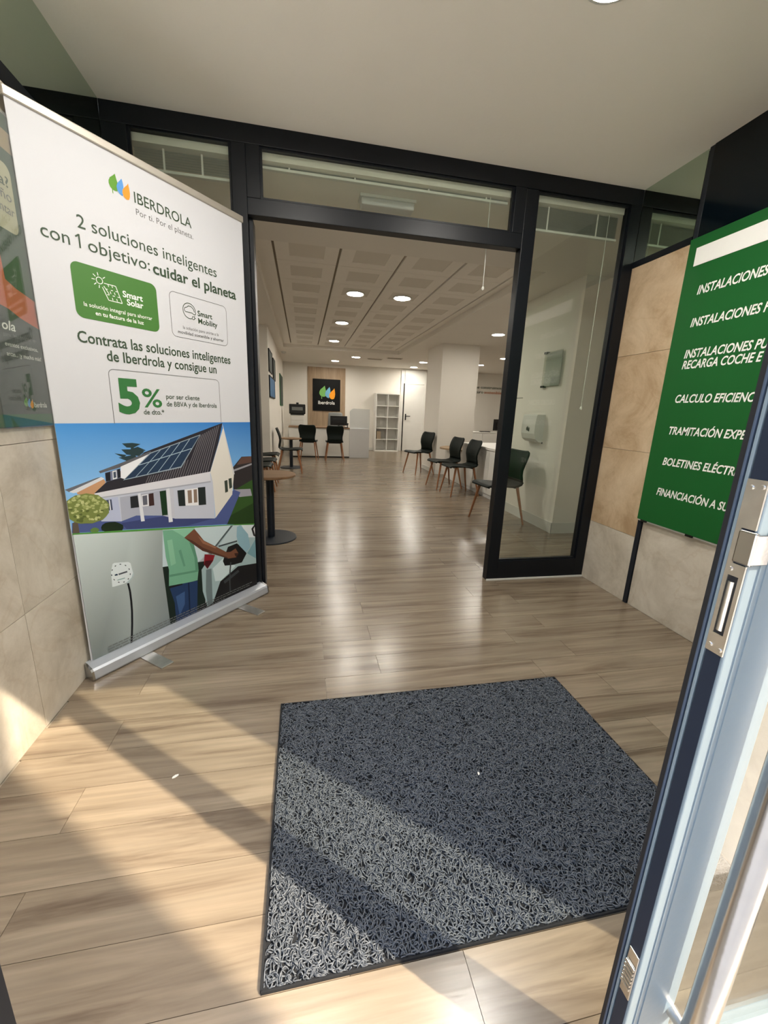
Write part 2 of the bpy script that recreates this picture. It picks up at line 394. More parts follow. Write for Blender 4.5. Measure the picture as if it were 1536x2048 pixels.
# ---- entrance front: thick pier on the right, jamb on the left, fascia above
wf = empty('wall_front', (0, 0, 0), kind='structure')
MB().box(1.22, XR+0.2, 0.20, 0.75, 0, ZC).build('pier', M['stone_grey'], wf, seed=0.3)
MB().box(XL-0.2, 1.22, 0.20, 0.46, 2.52, ZC).build('fascia', M['ext_stone'], wf)
MB().box(0.53, 1.22, 0.33, 0.42, 2.44, 2.52, 0, 0.003).build('door_head', M['alu_door_edge'], wf)
MB().box(-0.45, 0.53, 0.33, 0.42, 2.0, 2.52, 0, 0.003).build('door_head', M['alu_door_edge'], wf)  # low head added out of view to cut the sun on the left wall
MB().box(-0.45, -0.365, 0.30, 0.42, 0, 2.52, 0, 0.004).build('door_jamb', M['alu_door_edge'], wf)
MB().box(-0.366, -0.352, 0.355, 0.405, 0, 2.0).build('jamb_stop', M['gasket'], wf)
MB().box(XL-0.2, -0.45, 0.35, 0.358, 0, 2.52).build('side_pane', M['glass'], wf)
shblk = MB().box(0.95, 2.215, -1.7, -1.3, -0.02, 9.0, 0, 0.01).build('shadow_block', M['ext_stone']); tag(shblk, kind='structure')  # added unseen block; shades the floor like someone behind the camera
ob = MB().box(-40, 40, -19, -14, -0.02, 12.5).build('wall_opposite', M['ext_stone']); tag(ob, kind='structure')
# the building above the entrance
up = MB().box(-9, 10, 0.10, 0.20, ZC, 9.0).build('wall_upper', M['ext_stone']); tag(up, kind='structure')
sl = MB().box(XL-1.2, XL-0.2, 0.10, 0.30, 0, ZC).build('wall_street', M['ext_stone']); tag(sl, kind='structure')
sr = MB().box(XR+0.2, 10, 0.10, 0.30, 0, ZC).build('wall_street', M['ext_stone']); tag(sr, kind='structure')

# ---- lobby ceiling
cl = MB().box(XL-0.2, XR+0.2, 0.2, YF+0.06, ZC, ZC+0.1).build('ceiling', M['plaster']); tag(cl, kind='structure')

# ---- office shell
WALL = M['plaster_white']
def wall(name, *b):
    o = MB().box(*b).build(name, WALL); tag(o, kind='structure'); return o
wall('wall_back', -2.1, 7.8, YB, YB+0.15, 0, ZI)
wall('wall_left', -1.95, -0.58, 7.68, YB, 0, ZI)      # projecting block that carries the pictures
wall('wall_left', -2.1, -1.95, YF+0.09, 7.68, 0, ZI+0.1)
wall('wall_right', 7.6, 7.75, YF+0.06, YB, 0, ZI)
wb = wall('wall_right', 2.70, 7.6, 3.885, 5.12, 0, ZI)  # white block beside the glazed screen
MB().box(2.69, 2.701, 3.876, 5.12, 0, 0.12).build('skirting', M['plastic_white'], wb)
MB().box(2.69, 7.6, 3.875, 3.886, 0, 0.12).build('skirting', M['plastic_white'], wb)
wall('wall_left', XL-1.1, XL-0.2, YF, YF+0.09, 0, ZI+0.1)
wall('wall_right', XR+0.2, 7.75, YF, YF+0.09, 0, ZI+0.1)
col = wall('column', 2.74, 3.52, 8.18, 9.17, 0, ZI)
bb = MB()
bb.box(2.73, 2.741, 8.17, 9.17, 0, 0.09).box(2.73, 3.53, 8.169, 8.181, 0, 0.09).build('skirting', M['plastic_white'], col)
b1 = MB().box(-0.58, 3.05, YB-0.012, YB, 0, 0.08).build('baseboard_back', M['plastic_white']); tag(b1, kind='structure')
b2 = MB().box(-0.581, -0.568, 7.68, YB, 0, 0.08).box(-1.95, -0.57, 7.668, 7.681, 0, 0.08).build('baseboard_left', M['plastic_white']); tag(b2, kind='structure')

# office ceiling: plain border around a raised field of tiles
GX0, GX1, GY0, GY1 = -0.25, 2.19, 4.04, 10.10
OX0, OX1, OY0, OY1 = -0.42, 2.30, 3.95, 10.22
ci = empty('ceiling', (0, 0, ZI), kind='structure')
def cpart(name, m, *b):
    o = MB().box(*b).build(name, m, ci); o.location = (0, 0, -ZI); return o
cpart('plaster_border', M['plaster_white'], -2.1, OX0, YF+0.06, YB+0.1, ZI, ZI+0.1)
cpart('plaster_border', M['plaster_white'], OX1, 7.75, YF+0.06, YB+0.1, ZI, ZI+0.1)
cpart('plaster_border', M['plaster_white'], OX0, OX1, YF+0.06, OY0, ZI, ZI+0.1)
cpart('plaster_border', M['plaster_white'], OX0, OX1, OY1, YB+0.1, ZI, ZI+0.1)
ZG = 2.68
cpart('ceiling_bed', M['gap'], OX0, OX1, OY0, OY1, ZG+0.02, ZG+0.06)
cpart('tile_margin', M['tile_white'], OX0, GX0-0.012, OY0, OY1, ZG, ZG+0.02)
cpart('tile_margin', M['tile_white'], GX1+0.012, OX1, OY0, OY1, ZG, ZG+0.02)
cpart('tile_margin', M['tile_white'], GX0-0.012, GX1+0.012, OY0, GY0-0.004, ZG, ZG+0.02)
cpart('tile_margin', M['tile_white'], GX0-0.012, GX1+0.012, GY1+0.004, OY1, ZG, ZG+0.02)
tw = (GX1-GX0)/4; th = (GY1-GY0)/10
for i in range(4):
    for j in range(10):
        x0, x1, y0, y1 = GX0+i*tw+0.012, GX0+(i+1)*tw-0.012, GY0+j*th+0.003, GY0+(j+1)*th-0.003
        mb = MB(); cx, cy = (x0+x1)/2, (y0+y1)/2; a = 0.165
        # tile with a square perforated field let into its middle
        o = [(x0, y0), (x1, y0), (x1, y1), (x0, y1)]; q = [(cx-a, cy-a), (cx+a, cy-a), (cx+a, cy+a), (cx-a, cy+a)]
        for n0 in range(4):
            n1 = (n0+1) % 4
            mb.add([(*o[n0], ZG), (*o[n1], ZG), (*q[n1], ZG), (*q[n0], ZG)], [(3, 2, 1, 0)], 0)
            mb.add([(*o[n0], ZG), (*o[n1], ZG), (*o[n1], ZG+0.02), (*o[n0], ZG+0.02)], [(0, 1, 2, 3)], 0)
            mb.add([(*q[n0], ZG), (*q[n1], ZG), (*q[n1], ZG+0.004), (*q[n0], ZG+0.004)], [(3, 2, 1, 0)], 0)
        mb.add([(*p, ZG+0.004) for p in q], [(3, 2, 1, 0)], 1)
        t = mb.build('ceiling_tile', [M['tile_white'], M['tile_perf']], ci); t.location = (0, 0, -ZI)

# ---- glazed screen between lobby and office
def post(name, parent, *b): return MB().box(*b, 0, 0.004).build(name, M['frame'], parent)
D0, D1 = YF, YF+0.07
def bay(name, x0, x1, z0, z1):
    e = empty(name, (x0, YF, 0), kind='structure')
    g = MB().box(0, x1-x0, 0.03, 0.036, z0, z1).build('pane', M['glass'], e)
    # slim glazing beads round the pane
    mb = MB(); wd = 0.012
    mb.box(0, wd, 0.012, 0.03, z0, z1).box(x1-x0-wd, x1-x0, 0.012, 0.03, z0, z1).box(wd, x1-x0-wd, 0.012, 0.03, z0, z0+wd).box(wd, x1-x0-wd, 0.012, 0.03, z1-wd, z1)
    mb.build('glazing_bead', M['frame'], e)
    return e
w1 = bay('window_1', -0.88, -0.371, 0.155, 2.645)
w2 = bay('window_2', -0.218, 1.316, 2.385, 2.64)
w3 = bay('window_3', 1.473, 2.148, 0.155, 2.635)
tr = empty('trim_2', (0, YF, 0), kind='structure')
def fp(name, x0, x1, z0, z1, y0=0.0, y1=0.07): MB().box(x0, x1, y0, y1, z0, z1, 0, 0.003).build(name, M['frame'], tr)
fp('top_rail', XL, XR, 2.638, ZC)
fp('post', XL, -0.88, 0, 2.638)
fp('post', -0.371, -0.293, 0, 2.638); fp('post', -0.293, -0.218, 2.385, 2.638)
fp('post', 1.390, 1.473, 0, 2.635); fp('post', 1.316, 1.392, 2.385, 2.638)
fp('post', 2.148, XR, 0, 2.638)
fp('door_head', -0.293, 1.390, 2.300, 2.385)
fp('bottom_rail', -0.88, -0.371, 0, 0.155); fp('bottom_rail', 1.473, 2.148, 0, 0.155)
MB().box(1.388, XR, -0.008, 0.0, 0.0, 0.012).build('floor_seal', M['plastic_white'], tr)
fp('latch_plate', 2.165, 2.175, 1.20, 1.32, -0.003, 0.01)
MB().box(-0.293, -0.27, 0.045, 0.16, 0.0, 2.30, 0, 0.003).build('jamb_return', M['frame'], tr)
